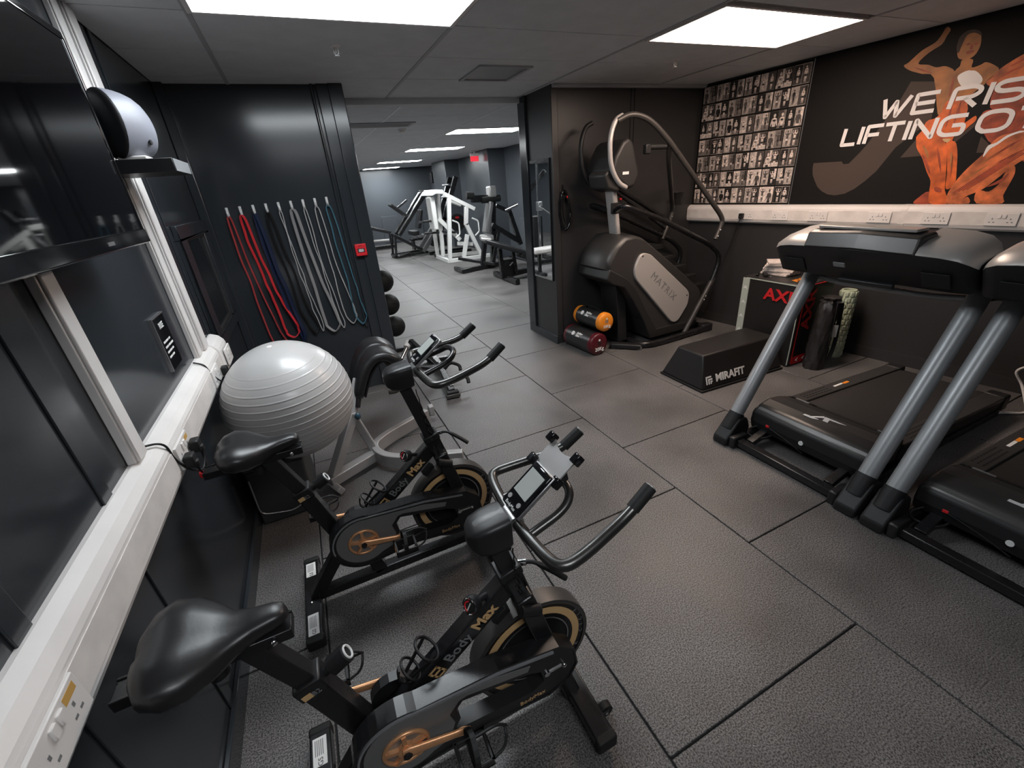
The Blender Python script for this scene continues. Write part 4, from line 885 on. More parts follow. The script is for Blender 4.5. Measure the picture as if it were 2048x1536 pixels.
# ================================================================ TREADMILLS
def make_treadmill(yc, lab):
    t = thing('treadmill', lab, 'treadmill', (3.1, yc, 0))
    def y(v): return yc+v
    for s_ in (-1, 1):
        v = s_*.40
        obj('foot', G().prism([(2.25, 0), (2.47, 0), (2.47, .10), (2.44, .17), (2.36, .19), (2.30, .11), (2.25, .05)], 'xz', y(v-.055), y(v+.055)), 'black_plastic', t, .014)
        obj('foot_cap', G().box(2.27, 2.40, y(v-s_*.055), y(v-s_*.10), 0, .085), 'black_satin', t, .012)
        obj('upright', G().tube([(2.345, y(v), .13), (2.90, y(v), 1.10)], .044, 20), 'silver_paint', t)
        obj('upright_sleeve', G().tube([(2.33, y(v), .10), (2.39, y(v), .205)], .049, 20), 'black_plastic', t)
        obj('base_rail', G().box(2.33, 4.05, y(s_*.335-.025), y(s_*.335+.025), .02, .075), 'black_metal', t, .006)
    obj('cross_bar', G().box(2.30, 2.355, y(-.36), y(.36), .015, .062), 'black_metal', t, .006)
    for v in (-.25, .25): obj('lift_arm', G().beam((2.36, y(v), .05), (2.62, y(v), .13), .05, .04), 'black_metal', t, .004)
    # motor hood
    hp = [(2.49, .10), (2.475, .155), (2.485, .225), (2.52, .262), (2.60, .280), (2.70, .272), (2.83, .232), (2.84, .10)]
    hf = [(2.49, .085), (2.47, .15), (2.478, .215), (2.50, .235), (2.55, .235), (2.55, .085)]
    h = obj('motor_hood', G().prism(hp, 'xz', y(-.345), y(.345), smooth=False), 'hood_grey', t, .016, 3)
    obj('hood_front', G().prism(hf, 'xz', y(-.355), y(.355)), 'black_plastic', t, .012)
    obj('hood_trim', G().prism([(2.80, .235), (2.80, .243), (2.86, .222), (2.86, .212)], 'xz', y(-.33), y(.33)), 'black_gloss', t)
    for v in (-.30, .20): obj('status_mark', G().box(2.825, 2.835, y(v), y(v+.09), .2335, .2365), 'print_grey', t)
    def onhood(x, v, zz=.2815): return V((x, y(v), zz))
    ez = lambda x: .2812-(max(0, x-2.60))*.09
    for pp in ([(2.575, .085), (2.595, .085), (2.595, .0), (2.575, .03)], [(2.58, .045), (2.60, .045), (2.665, .01), (2.65, -.01)], [(2.60, -.02), (2.665, .0), (2.665, -.03), (2.60, -.05)], [(2.645, -.03), (2.665, -.03), (2.665, -.12), (2.652, -.09)]):
        obj('emblem', G().add([V((a, y(b), ez(a)+.0008)) for a, b in pp]+[V((a, y(b), ez(a)-.002)) for a, b in pp], [(0, 1, 2, 3), (7, 6, 5, 4), (0, 4, 5, 1), (1, 5, 6, 2), (2, 6, 7, 3), (3, 7, 4, 0)]), 'print_white', t)
    obj('power_switch', G().obox((2.470, y(.225), .155), (X, Y, Z), (.004, .012, .008)), 'print_red', t, .002, 1)
    obj('sticker', G().cyl((2.472, y(.0), .150), (2.466, y(.0), .150), .014, n=16), 'print_white', t)
    obj('safety_cord', G().tube(smooth_path([(2.468, y(.215), .15), (2.46, y(.16), .145), (2.462, y(.08), .125), (2.47, y(-.02), .085)], 5), .003, 6), 'black_rubber', t)
    obj('power_lead', G().tube(smooth_path([(2.49, y(.30), .12), (2.44, y(.33), .09), (2.41, y(.30), .075), (2.43, y(.22), .08), (2.50, y(.20), .09)], 5), .006, 7), 'black_rubber', t)
    # deck
    obj('deck', G().prism([(2.80, .10), (2.80, .19), (4.12, .135), (4.14, .06)], 'xz', y(-.35), y(.35)), 'black_plastic', t, .008)
    obj('belt', G().prism([(2.82, .190), (2.82, .2015), (4.06, .1495), (4.09, .135), (4.09, .125)], 'xz', y(-.255), y(.255)), 'belt', t)
    for s_ in (-1, 1):
        fr = obj('foot_rail', G().prism([(2.82, .19), (2.82, .214), (4.05, .162), (4.06, .135)], 'xz', y(s_*.305-.05), y(s_*.305+.05)), 'hood_grey', t, .006)
        dz = -.0423
        def onr(x, v, e=.0012): return V((x, y(s_*.305+v), .214+(x-2.82)*dz+e))
        g = G()
        for k in range(9):
            for j in (-1, 0, 1):
                p = onr(2.95+.032*k, j*.024); g.obox(p, (X, Y, Z), (.010, .004, .0006))
        obj('grip_dots', g, 'black_plastic', fr)
        obj('rail_mark', G().obox(onr(3.33, 0), (X, Y, Z), (.055, .008, .0006)), 'print_white', fr)
        obj('rail_mark', G().obox(onr(3.43, 0), (X, Y, Z), (.03, .010, .0006)), 'orange_vinyl', fr)
        obj('end_cap', G().box(4.05, 4.14, y(s_*.305-.055), y(s_*.305+.055), .05, .165), 'black_plastic', t, .012)
    # console
    def sec(v, f, dzz=0.0, pts=((2.655, 1.075), (2.545, 1.235), (2.56, 1.262), (2.62, 1.285), (2.80, 1.315), (2.99, 1.16), (2.97, 1.07), (2.86, 1.045))):
        c = (2.76, 1.17); return [V((c[0]+(x-c[0])*f-.03, y(v), c[1]+(z-c[1])*f+dzz+.045)) for x, z in pts]
    vs = ((-0.463, .45, -.01), (-0.459, .66, -.006), (-0.440, .85, .0), (-0.404, .96, .01), (-0.342, 1.02, .016), (-0.207, 1.04, .02), (0.000, 1.05, .02), (0.207, 1.04, .02), (0.342, 1.02, .016), (0.404, .96, .01), (0.440, .85, .0), (0.459, .66, -.006), (0.463, .45, -.01))
    con = obj('console', G().loft([sec(*a) for a in vs]), 'black_plastic', t)
    tp = ((2.543, 1.238), (2.556, 1.268), (2.62, 1.293), (2.80, 1.323), (2.80, 1.31), (2.62, 1.28), (2.565, 1.26), (2.553, 1.236))
    for a, b in ((1, 6), (6, 12)):
        sel = [q for q in vs[1:-1]]
    obj('top_cover', G().loft([sec(*a, pts=tp) for a in vs[1:5]]+[sec(-.22, 1.035, .02, pts=tp)]), 'console_silver', t)
    obj('top_cover', G().loft([sec(.22, 1.035, .02, pts=tp)]+[sec(*a, pts=tp) for a in vs[8:12]]), 'console_silver', t)
    ctr = ((2.53, 1.245), (2.552, 1.318), (2.575, 1.328), (2.68, 1.335), (2.72, 1.30), (2.70, 1.25))
    obj('centre_block', G().loft([sec(-.255, 1.0, .006, ctr), sec(-.245, 1.01, .012, ctr), sec(0, 1.03, .018, ctr), sec(.245, 1.01, .012, ctr), sec(.255, 1.0, .006, ctr)], smooth=False), 'hood_grey', t, .008)
    obj('block_top', G().box(2.545, 2.65, y(-.22), y(.22), 1.395, 1.409), 'console_silver', t, .004)
    obj('screen', G().obox((2.845, y(0), 1.335), (V((.16, 0, -.12)).normalized(), Y, V((.12, 0, .16)).normalized()), (.085, .2, .004)), 'black_gloss', t)
    bn = V((2.655-2.545, 0, 1.075-1.235)).normalized(); nn = V((-.82, 0, -.565)).normalized()
    pc = V((2.548, y(.07), 1.225))
    obj('rear_badge', G().obox(pc+nn*.012, (Y, bn, nn), (.028, .013, .003)), 'print_grey', con)
    for v in (.33, -.33): obj('speaker_grille', G().obox(V((2.588, y(v), 1.19))+nn*.006, (Y, bn, nn), (.055, .045, .003)), 'black_rubber', con, .01)
    obj('rear_slot', G().obox(V((2.625, y(-.03), 1.125)), (Y, bn, nn), (.13, .014, .012)), 'black_satin', con, .006)
    obj('handle_bar', G().tube(fil([(2.90, y(-.40), 1.06), (2.92, y(-.22), 1.035), (2.92, y(.22), 1.035), (2.90, y(.40), 1.06)], .08, 4), .018, 10), 'silver_paint', t)
    for s_ in (-1, 1): obj('grip', G().tube(fil([(2.90, y(s_*.40), 1.06), (3.10, y(s_*.40), 1.04), (3.28, y(s_*.40), 1.0)], .05, 4), .022, 10), 'black_rubber', t)
    return t
tm = make_treadmill(1.30, 'treadmill with grey slanted posts nearest the jump box')
dup(tm, (0, -.93, 0), 'treadmill cut off by the right edge of the picture')

# ================================================================ EXERCISE BIKES
def make_bike(yc, dz, dx, lab, holder):
    t = thing('exercise_bike', lab, 'exercise bike', (0.05, yc, 0))
    def P(x, v, z): return V((x, yc+v, z))
    # stabilisers
    for x, nm in ((-.37, 'rear_stabiliser'), (.495, 'front_stabiliser')):
        sb = obj(nm, G().obox(P(x, 0, .055), (X, Y, Z), (.035, .235, .024)), 'black_metal', t, .006)
        for s_ in (-1, 1):
            obj('end_cap', G().obox(P(x, s_*.238, .053), (X, Y, Z), (.037, .016, .028)), 'black_rubber', sb, .008)
            obj('levelling_foot', G().cyl(P(x, s_*.20, 0), P(x, s_*.20, .032), .020, n=14), 'black_rubber', sb)
        if x < 0:
            for s_, w_ in ((-1, .055), (1, .045)):
                st = obj('sticker', G().obox(P(x-.002, s_*.165, .0795), (X, Y, Z), (.022, w_, .0006)), 'print_white', sb)
                g = G()
                for k in range(5): g.obox(P(x-.016+.006*k, s_*.165+.012, .0804), (X, Y, Z), (.0014, w_*.55, .0003))
                obj('small_print', g, 'print_grey', st)
                text('GS', .022, P(x, s_*.165-w_*.72, .0804), Y, -X, 'print_black', 'lettering', st, ext=.0003)
            obj('bolt', G().ell(P(x-.005, -.045, .082), (.009, .009, .006), 10, 6), 'chrome', sb)
        else:
            for s_ in (-1, 1):
                wh = obj('wheel', G().cyl(P(x+.058, s_*.15-.012, .036), P(x+.058, s_*.15+.012, .036), .028, n=18), 'black_rubber', sb)
                obj('wheel_fork', G().obox(P(x+.045, s_*.15, .045), (X, Y, Z), (.022, .017, .010)), 'black_metal', sb)
                obj('axle', G().cyl(P(x+.058, s_*.15-.018, .036), P(x+.058, s_*.15+.018, .036), .006, n=8), 'chrome', sb)
    obj('base_beam', G().beam(P(-.37, 0, .075), P(.49, 0, .075), .05, .045), 'black_metal', t, .005)
    # rear frame
    obj('rear_leg', G().beam(P(-.155, 0, .345), P(-.355, 0, .075), .055, .055), 'black_metal', t, .005)
    obj('seat_tube', G().beam(P(-.160, 0, .305), P(-.262, 0, .645), .058, .062), 'black_metal', t, .005)
    col_ = obj('seat_collar', G().beam(P(-.254, 0, .615), P(-.268, 0, .665), .066, .072), 'black_satin', t, .006)
    text('B2', .022, P(-.250, -.0335, .632), V((.95, 0, .3)), V((-.3, 0, .95)), 'print_grey', 'lettering', col_, ext=.0005)
    obj('badge', G().obox(P(-.272, -.0335, .628), (V((.95, 0, .3)), Y, V((-.3, 0, .95))), (.012, .001, .009)), 'gold_print', col_)
    obj('seat_post', G().beam(P(-.264, 0, .655), P(-.345+dx*.0, 0, .855), .045, .050), 'black_satin', t, .004)
    k_ = obj('pop_pin', G().cyl(P(-.225, 0, .645), P(-.175, 0, .672), .012, n=12).cyl(P(-.205, 0, .656), P(-.162, 0, .680), .026, n=18), 'black_plastic', t)
    obj('knob_face', G().torus(P(-.160, 0, .681), V((.045, 0, .024)), .017, .003, 16, 6), 'print_white', k_)
    obj('support_leg', G().beam(P(-.10, 0, .28), P(-.05, 0, .08), .05, .06), 'black_metal', t, .005)
    # saddle slider and saddle
    sx = -.35+dx
    obj('seat_slider', G().box(sx-.20, sx+.14, yc-.024, yc+.024, .838, .862).box(sx-.20, sx+.14, yc-.030, yc-.022, .836, .866).box(sx-.20, sx+.14, yc+.022, yc+.030, .836, .866), 'black_metal', t, .002, 1)
    obj('slider_bolt', G().ell(P(sx+.10, -.034, .85), (.009, .006, .009), 10, 6), 'chrome', t)
    obj('slider_knob', G().cyl(P(sx-.03, 0, .835), P(sx-.03, 0, .79), .022, n=14), 'black_plastic', t)
    secs = []
    for u, hw, zt, th in ((0, .020, .925, .030), (.03, .070, .938, .066), (.10, .110, .952, .094), (.22, .128, .957, .106), (.36, .120, .947, .102), (.50, .090, .931, .084), (.62, .054, .918, .064), (.76, .037, .918, .054), (.90, .030, .918, .048), (.97, .024, .912, .038), (1.0, .008, .900, .016)):
        x = sx-.145+.285*u; row = []
        for k in range(24):
            q = 2*PI*k/24; c, s_ = math.cos(q), math.sin(q)
            yy = hw*math.copysign(abs(c)**.8, c)
            top_ = s_ >= 0
            zz = zt-th*.40+(th*.40)*abs(s_)**.75 if top_ else zt-th*.40-(th*.60)*abs(s_)**.9
            if top_ and u < .62: zz -= .011*math.exp(-(yy/.014)**2)*max(0, 1-(u/.62)**3)
            row.append(P(x, yy, zz))
        secs.append(row)
    obj('saddle', G().loft(secs), 'pad_vinyl', t)
    # front post, fork, head
    d = V((.475-.21, 0, .065-1.08)).normalized()
    def post(z): return .475+(z-.065)*(.21-.475)/(1.08-.065)
    obj('front_post', G().beam(P(post(.60), 0, .60), P(post(.735), 0, .735), .062, .066), 'black_metal', t, .005)
    zt = .86+dz
    obj('handlebar_post', G().beam(P(post(.72), 0, .72), P(post(zt), 0, zt), .046, .050), 'black_satin', t, .004)
    obj('post_collar', G().beam(P(post(.712), 0, .712), P(post(.745), 0, .745), .070, .074), 'black_satin', t, .005)
    obj('fork_crown', G().beam(P(post(.59), 0, .585), P(post(.66), 0, .655), .15, .060), 'black_metal', t, .01)
    for s_ in (-1, 1):
        obj('fork_blade', G().beam(P(post(.64), s_*.058, .64), P(post(.06), s_*.058, .06), .030, .058), 'black_metal', t, .005)
    obj('crown_cap', G().cyl(P(post(.62)-.03, -.078, .63), P(post(.62)+.03, -.078, .60), .018, n=14), 'black_plastic', t)
    lv = obj('clamp_lever', G().tube(smooth_path([P(post(.73)+.03, -.01, .735), P(post(.73)+.07, -.03, .742), P(post(.73)+.11, -.06, .72), P(post(.73)+.15, -.085, .685)], 4), [.006]*6+[.009]*7, 9), 'black_plastic', t)
    obj('clamp_stud', G().cyl(P(post(.73)+.02, -.0, .735), P(post(.73)+.055, -.022, .742), .010, n=12), 'chrome', lv)
    # diagonal tube with lettering, gauge knob, bottle cage, brake pad cable
    A, B = P(.312, 0, .685), P(-.125, 0, .335); dd = (A-B).normalized(); un = V((-dd.z, 0, dd.x))
    if un.z < 0: un = -un
    dt = obj('diagonal_tube', G().beam(A, B, .050, .066), 'black_metal', t, .006)
    mid = B+(A-B)*.66-Y*.0262
    text('Body', .050, mid-dd*.062, dd, un, 'print_grey', 'lettering', dt, ext=.0005, bold=.0006)
    text('Max', .052, mid+dd*.055, dd, un, 'gold_print', 'lettering', dt, ext=.0005, bold=.0018)
    g = G()
    q0 = mid-dd*.155
    for a, b, c, e in ((-.018, .018, .016, .022), (-.018, .018, -.003, .003), (-.018, .018, -.022, -.016), (.012, .018, -.02, .02), (-.018, -.012, -.02, .02)):
        g.obox(q0+dd*(a+b)/2+un*(c+e)/2-Y*.0003, (dd, Y, un), ((b-a)/2, .0006, (e-c)/2))
    obj('logo', g, 'gold_print', dt)
    ka = A-dd*.085+un*.03
    kd = (un*.72-dd*.30-Y*.42).normalized()
    kb = obj('resistance_knob', G().cyl(ka, ka+kd*.05, .009, n=12).lathe([(.010, .045), (.024, .052), (.028, .068), (.026, .080), (.001, .080)], ka, kd, 20), 'black_plastic', t)
    obj('dial_face', G().lathe([(.001, .0812), (.020, .0808), (.020, .080)], ka, kd, 20), 'print_black', kb)
    obj('dial_ring', G().torus(ka+kd*.080, kd, .022, .0028, 20, 6), 'chrome', kb)
    uu = kd.cross(Y).normalized()
    obj('dial_scale', G().torus(ka+kd*.0815, kd, .0145, .0022, 12, 5, a0=.3, a1=3.0), 'print_red', kb)
    obj('dial_needle', G().beam(ka+kd*.082-uu*.012, ka+kd*.082+uu*.012, .003, .001, kd), 'print_white', kb)
    # bottle cage
    bc = B+(A-B)*.36+un*.060
    cg = obj('bottle_cage', G().torus(bc+dd*.055+un*.012, dd*.9+un*.1, .040, .0045, 24, 7).torus(bc-dd*.02+un*.008, dd, .036, .004, 24, 7), 'black_plastic', t)
    obj('cage_strut', G().strap(fil([bc+dd*.06-un*.028, bc-dd*.06-un*.028, bc-dd*.065+un*.02, bc-dd*.03+un*.045], .02, 3), Y, .018, .005).strap([bc+dd*.06+un*.012+Y*.04, bc-dd*.05+un*.0+Y*.012, bc-dd*.06-un*.02], un, .010, .004).strap([bc+dd*.06+un*.012-Y*.04, bc-dd*.05+un*.0-Y*.012, bc-dd*.06-un*.02], un, .010, .004), 'black_plastic', cg)
    # flywheel
    fc = P(.355, 0, .345); R = .205
    fwheel = obj('flywheel', G().lathe([(.001, -.018), (.135, -.018), (.140, -.024), (R-.012, -.024), (R-.004, -.030), (R, -.026), (R, .026), (R-.004, .030), (R-.012, .024), (.140, .024), (.135, .018), (.001, .018)], fc, Y, 48), 'black_satin', t)
    obj('rim', G().lathe([(R-.012, -.0305), (R+.002, -.029), (R+.003, 0), (R+.002, .029), (R-.012, .0305)], fc, Y, 48, caps=False), 'rail_grey', fwheel)
    for s_ in (-1, 1):
        obj('gold_ring', G().lathe([(.150, .0245), (.176, .0245), (.176, .0256), (.150, .0256), (.150, .0245)], fc, Y*s_, 48, caps=False), 'gold_print', fwheel)
        obj('silver_ring', G().lathe([(.130, .0245), (.134, .0245), (.134, .026), (.130, .026), (.130, .0245)], fc, Y*s_, 48, caps=False), 'steel_dull', fwheel)
    for k, ch in enumerate('INDOOR CYCLE'):
        a = math.radians(-75+9.5*k); rr_ = V((math.cos(a), 0, math.sin(a)))
        if ch != ' ': text(ch, .020, fc+rr_*.185-Y*.0262, V((-rr_.z, 0, rr_.x)), -rr_, 'print_grey', 'lettering', fwheel, ext=.0003)
    obj('axle_nut', G().cyl(fc-Y*.062, fc-Y*.118, .010, n=10).cyl(fc+Y*.062, fc+Y*.10, .010, n=10), 'chrome', t)
    obj('adjuster', G().beam(fc-Y*.112+X*.0, fc-Y*.112+X*.06, .006, .008).ell(fc-Y*.115+X*.062, (.009, .009, .009), 8, 6), 'chrome', t)
    # chain guard: rear disc, two arms, front lobe
    cc = (-.088, .375)
    g = G()
    yo, yi = yc-.112, yc-.066
    ring = arc(cc[0], cc[1], .135, 68, 285, 20)
    outer = ring+[(.14, .262), (.36, .232), (.435, .262), (.465, .32), (.455, .395), (.40, .445), (.20, .486)]
    hole = [(.045, .318), (.30, .290), (.345, .315), (.335, .365), (.30, .385), (.085, .432), (.062, .405), (.070, .36)]
    # upper half and lower half around the slot
    iU = [(.045, .318)]
    up_poly = ring[:1]+[(.20, .486), (.40, .445), (.455, .395), (.465, .32), (.345, .315), (.335, .365), (.30, .385), (.085, .432), (.062, .405), (.070, .36), (.045, .318), (cc[0], cc[1])]
    g.prism([(-.0375, .5002), (.20, .486), (.40, .445), (.455, .395), (.465, .32), (.345, .315), (.335, .365), (.30, .385), (.085, .432), (.062, .405), (.070, .36), (.045, .318), cc], 'xz', yo, yi)
    g.prism(ring+[(.14, .262), (.36, .232), (.435, .262), (.465, .32), (.345, .315), (.30, .290), (.045, .318), cc], 'xz', yo, yi)
    gd = obj('chain_guard', g, 'black_satin', t)
    obj('guard_band', G().strap([V((x, yc-.089, z)) for x, z in ring+[(.14, .262), (.36, .232), (.435, .262), (.465, .32), (.455, .395), (.40, .445), (.20, .486), ring[0]]], Y, .054, .006), 'black_metal', gd)
    pr2 = arc(cc[0], cc[1], .112, 75, 305, 20)
    obj('guard_panel', G().prism(pr2+[(.03, .30), (.052, .36), (.042, .405), (.075, .445), (.10, .449), (.29, .405), (.30, .425), (.20, .455)], 'xz', yo-.003, yo), 'grey_panel', gd)
    obj('guard_line', G().strap([V((x, yo-.003, z)) for x, z in [(cc[0]+.125*math.cos(math.radians(a)), cc[1]+.125*math.sin(math.radians(a))) for a in range(80, 200, 10)][::-1]+[(.20, .472), (.38, .435)]], Y, .008, .006), 'silver_paint', gd)
    text('BodyMax', .024, V((.30, yo-.001, .262)), V((1, 0, -.0)), Z, 'gold_print', 'lettering', gd, ext=.0004)
    # the far side of the drive is enclosed by a plain inner cover
    obj('inner_cover', G().prism(arc(cc[0], cc[1], .07, 0, 330, 14), 'xz', yc+.03, yc+.06), 'black_satin', t)
    # chainring, cranks, pedals
    yk = yo-.006
    C0 = V((cc[0], yk, cc[1]))
    cr = obj('chainring', G().torus(C0, Y, .060, .006, 32, 8), 'copper', t)
    g = G()
    for k in range(5):
        a = 2*PI*k/5+.3; g.beam(C0, C0+V((math.cos(a), 0, math.sin(a)))*.058, .012, .018, Y)
    g.cyl(C0-Y*.010, C0+Y*.006, .024, n=18); obj('spider', g, 'copper', cr)
    obj('chainring_back', G().cyl(C0+Y*.0045, C0+Y*.006, .056, n=24), 'black_gloss', cr)
    def crank(sgn, ang, off):
        c0 = V((cc[0], yc+off, cc[1])); dv = V((math.cos(ang), 0, math.sin(ang))); up_ = V((-dv.z, 0, dv.x))
        e = c0+dv*.165
        s2 = [[c0+dv*(.165*u-.012*(u < .01)+.012*(u > .99))+up_*h*math.cos(q)+Y*(w_*math.sin(q)+sgn*.012*u) for q in [2*PI*i/12 for i in range(12)]] for u, h, w_ in ((0, .012, .006), (.04, .021, .011), (.2, .017, .009), (.8, .013, .008), (.95, .016, .009), (1.0, .008, .005))]
        ck = obj('crank_arm', G().loft(s2), 'copper', t)
        obj('crank_bolt', G().cyl(c0+Y*sgn*.008, c0+Y*sgn*.0135, .012, n=14), 'print_black', ck)
        e = e+Y*sgn*.02
        pc = e+Y*sgn*.055
        pd_ = obj('pedal', G().box(pc.x-.045, pc.x+.045, pc.y-.042, pc.y-.034, pc.z-.012, pc.z+.012).box(pc.x-.045, pc.x+.045, pc.y+.034, pc.y+.042, pc.z-.012, pc.z+.012).box(pc.x-.045, pc.x-.036, pc.y-.042, pc.y+.042, pc.z-.012, pc.z+.012).box(pc.x+.036, pc.x+.045, pc.y-.042, pc.y+.042, pc.z-.012, pc.z+.012).cyl(e, pc+Y*sgn*.04, .009, n=10), 'black_satin', ck, .002, 1)
        obj('reflector', G().box(pc.x-.047, pc.x-.0445, pc.y-.020, pc.y+.020, pc.z-.008, pc.z+.008), 'orange_vinyl', pd_)
        obj('toe_cage', G().tube(fil([pc+V((.04, -.035, 0)), pc+V((.085, -.03, .01)), pc+V((.10, 0, .045)), pc+V((.085, .03, .01)), pc+V((.04, .035, 0))], .03, 4), .004, 7).tube(fil([pc+V((.10, 0, .045)), pc+V((.07, 0, .075)), pc+V((.01, 0, .07))], .02, 4), .004, 7), 'black_plastic', pd_)
        obj('toe_strap', G().strap(smooth_path([pc+V((-.005, -.045, 0)), pc+V((0, -.045, .045)), pc+V((.005, 0, .075)), pc+V((0, .045, .045)), pc+V((-.005, .045, 0)), pc+V((-.005, 0, -.018))], 4, True), X, .014, .002, True), 'black_rubber', pd_)
    crank(-1, math.radians(-9), -.130)
    crank(1, math.radians(171), .085)
    # brake pad and cable
    obj('brake_shoe', G().obox(P(.262, 0, .555), (dd, Y, un), (.03, .016, .014)), 'black_rubber', t, .004)
    sp = []
    for k in range(90):
        u = k/89; a = u*PI*18; bx = post(.70+(zt-.70)*(1-u))+.045-.03*u; bz = zt-.03-(zt-.60)*u
        rad = .006 if .25 < u < .95 else .001
        sp.append(P(bx+rad*math.cos(a), -.035+rad*math.sin(a), bz))
    obj('coiled_cable', G().tube(sp, .0022, 5), 'black_rubber', t)
    # head cover
    hz = .905+dz; hx = post(hz)
    hs = []
    for u, w_, top_, bot in ((0, .012, .010, -.020), (.06, .030, .022, -.038), (.2, .046, .032, -.052), (.5, .054, .040, -.060), (.85, .055, .044, -.058), (1.0, .052, .044, -.052)):
        x = hx-.060+.115*u
        hs.append([P(x, w_*math.copysign(abs(math.cos(q))**.38, math.cos(q)), hz-.005+(top_ if math.sin(q) > 0 else -bot)*math.copysign(abs(math.sin(q))**.35, math.sin(q))) for q in [2*PI*i/20 for i in range(20)]])
    hd = obj('head_cover', G().loft(hs), 'black_satin', t)
    ts = [[P(hx-.060+.115*u, v*w_, hz-.005+tt+.0015-.010*abs(v)**3) for v in (-1, -.6, 0, .6, 1)] for u, w_, tt in ((.10, .016, .022), (.22, .030, .032), (.5, .037, .040), (.98, .038, .044))]
    obj('head_plate', G().loft(ts, closed=False, caps=False), 'head_grey' if dz < .05 else 'black_plastic', hd)
    # handlebar
    bx = hx+.078; bz = hz
    def bar(s_): return [(bx, s_*.0, bz), (bx+.012, s_*.16, bz), (bx+.03, s_*.218, bz), (bx+.10, s_*.212, bz+.005), (bx+.26, s_*.175, bz+.028), (bx+.335, s_*.168, bz+.082)]
    for s_ in (-1, 1):
        pth = fil([P(*p) for p in bar(s_)], .065, 6)
        obj('handlebar', G().tube(pth, .0155, 12), 'bar_metal', t)
        g1, g2 = P(bx+.275, s_*.173, bz+.040), P(bx+.337, s_*.168, bz+.084)
        gr = obj('grip', G().cyl(g1, g2, .0185, n=14), 'black_rubber', t)
        obj('grip_end', G().cyl(g2, g2+(g2-g1).normalized()*.003, .015, n=14), 'grey_frame', gr)
    obj('inner_bar', G().tube(fil([P(bx+.008, -.085, bz), P(bx+.13, -.075, bz+.03), P(bx+.17, -.04, bz+.055), P(bx+.17, .04, bz+.055), P(bx+.13, .075, bz+.03), P(bx+.008, .085, bz)], .05, 6), .0125, 10), 'bar_metal' if holder else 'black_metal', t)
    obj('bar_clamp', G().cyl(P(bx, -.03, bz), P(bx, .03, bz), .024, n=14), 'steel_dull', t)
    obj('clamp_bolts', G().ell(P(bx+.01, -.02, bz+.025), (.006, .006, .006), 8, 5).ell(P(bx+.01, .02, bz+.025), (.006, .006, .006), 8, 5), 'chrome', t)
    # display unit
    du = V((.80, 0, .60)); dn = V((-.60, 0, .80)); c0 = P(bx+.055, .0, bz+.075)
    ds = obj('display', G().obox(c0, (du, Y, dn), (.072, .046, .010)), 'black_gloss', t, .006)
    obj('display_screen', G().obox(c0+du*.014+dn*.0105, (du, Y, dn), (.040, .034, .0008)), 'lcd', ds)
    obj('display_frame', G().obox(c0-dn*.004, (du, Y, dn), (.075, .049, .007)), 'steel_dull', ds, .004)
    for s_ in (-1, 1): obj('button', G().cyl(c0-du*.046+Y*s_*.026+dn*.009, c0-du*.046+Y*s_*.026+dn*.012, .0075, n=12), 'grey_frame', ds)
    text('BodyMax', .014, c0-du*.063+dn*.0106, -Y, du, 'print_white', 'lettering', ds, ext=.0003)
    obj('display_stalk', G().beam(P(bx, 0, bz+.01), c0-du*.03-dn*.01, .02, .02), 'black_plastic', t)
    if holder:
        hc = P(bx+.155, .02, bz+.125)
        pl = []
        for k in range(9): pl.append((.062*(k/4-1), .050-.022*(1-(k/4-1)**2)))
        poly = pl+[(.062, -.045), (.03, -.055), (-.03, -.055), (-.062, -.045)]
        vs_ = [hc+Y*a+du*b for a, b in poly]; n = len(vs_)
        ph = obj('phone_holder', G().add(vs_+[q-dn*.005 for q in vs_], [tuple(range(n)), tuple(range(2*n-1, n-1, -1))]+[(i, n+i, n+(i+1) % n, (i+1) % n) for i in range(n)]), 'grey_frame', t)
        for sy in (-1, 1):
            for sb in (-1, 1): obj('clip', G().obox(hc+Y*sy*.066+du*sb*.042+dn*.004, (du, Y, dn), (.015, .012, .014)), 'black_gloss', ph, .004)
        obj('holder_arm', G().beam(hc-dn*.01, P(bx+.165, 0, bz+.06), .03, .03), 'black_plastic', ph, .004)
    return t
make_bike(.855, 0.0, -.035, 'black spin bike nearest the viewpoint with a phone holder on its handlebars', True)
make_bike(1.70, .158, 0.0, 'black spin bike behind the nearest one, beside the exercise ball', False)
# ================================================================ BALL ON BOX
t = thing('storage_box', 'dark grey box on the floor under the exercise ball', 'box', (-.44, 2.68, 0))
obj('body', G().box(-.635, -.325, 2.46, 2.90, 0, .375), 'box_grey', t, .012)
obj('lid', G().box(-.638, -.322, 2.457, 2.903, .375, .40), 'box_grey', t, .008)
obj('wire_handle', G().tube(fil([(-.62, 2.448, .33), (-.62, 2.43, .10), (-.45, 2.43, .06), (-.36, 2.448, .10)], .04, 4), .005, 7), 'steel_dull', t)
BR = .332; bc = V((-.288, 2.51, .735))
t = thing('exercise_ball', 'large silver-grey ribbed exercise ball beside the bikes', 'exercise ball', bc-Z*BR)
bx_ = V((-.04, -.10, 1)).normalized(); prof = []
for k in range(481):
    a = PI*k/480; r = BR
    h = -math.cos(a)*BR
    if abs(h) < .255:
        ph = (h+.255)/.51*15; fr = abs(ph-round(ph)); r += .0022*math.exp(-(fr/.07)**2)
    prof.append((max(r*math.sin(a), 1e-6), h))
obj('skin', G().lathe(prof, bc, bx_, 72), 'ball_vinyl', t)
obj('valve', G().lathe([(.001, .003), (.012, .002), (.016, -.004)], bc+bx_*BR, bx_, 14), 'white_plastic', t)

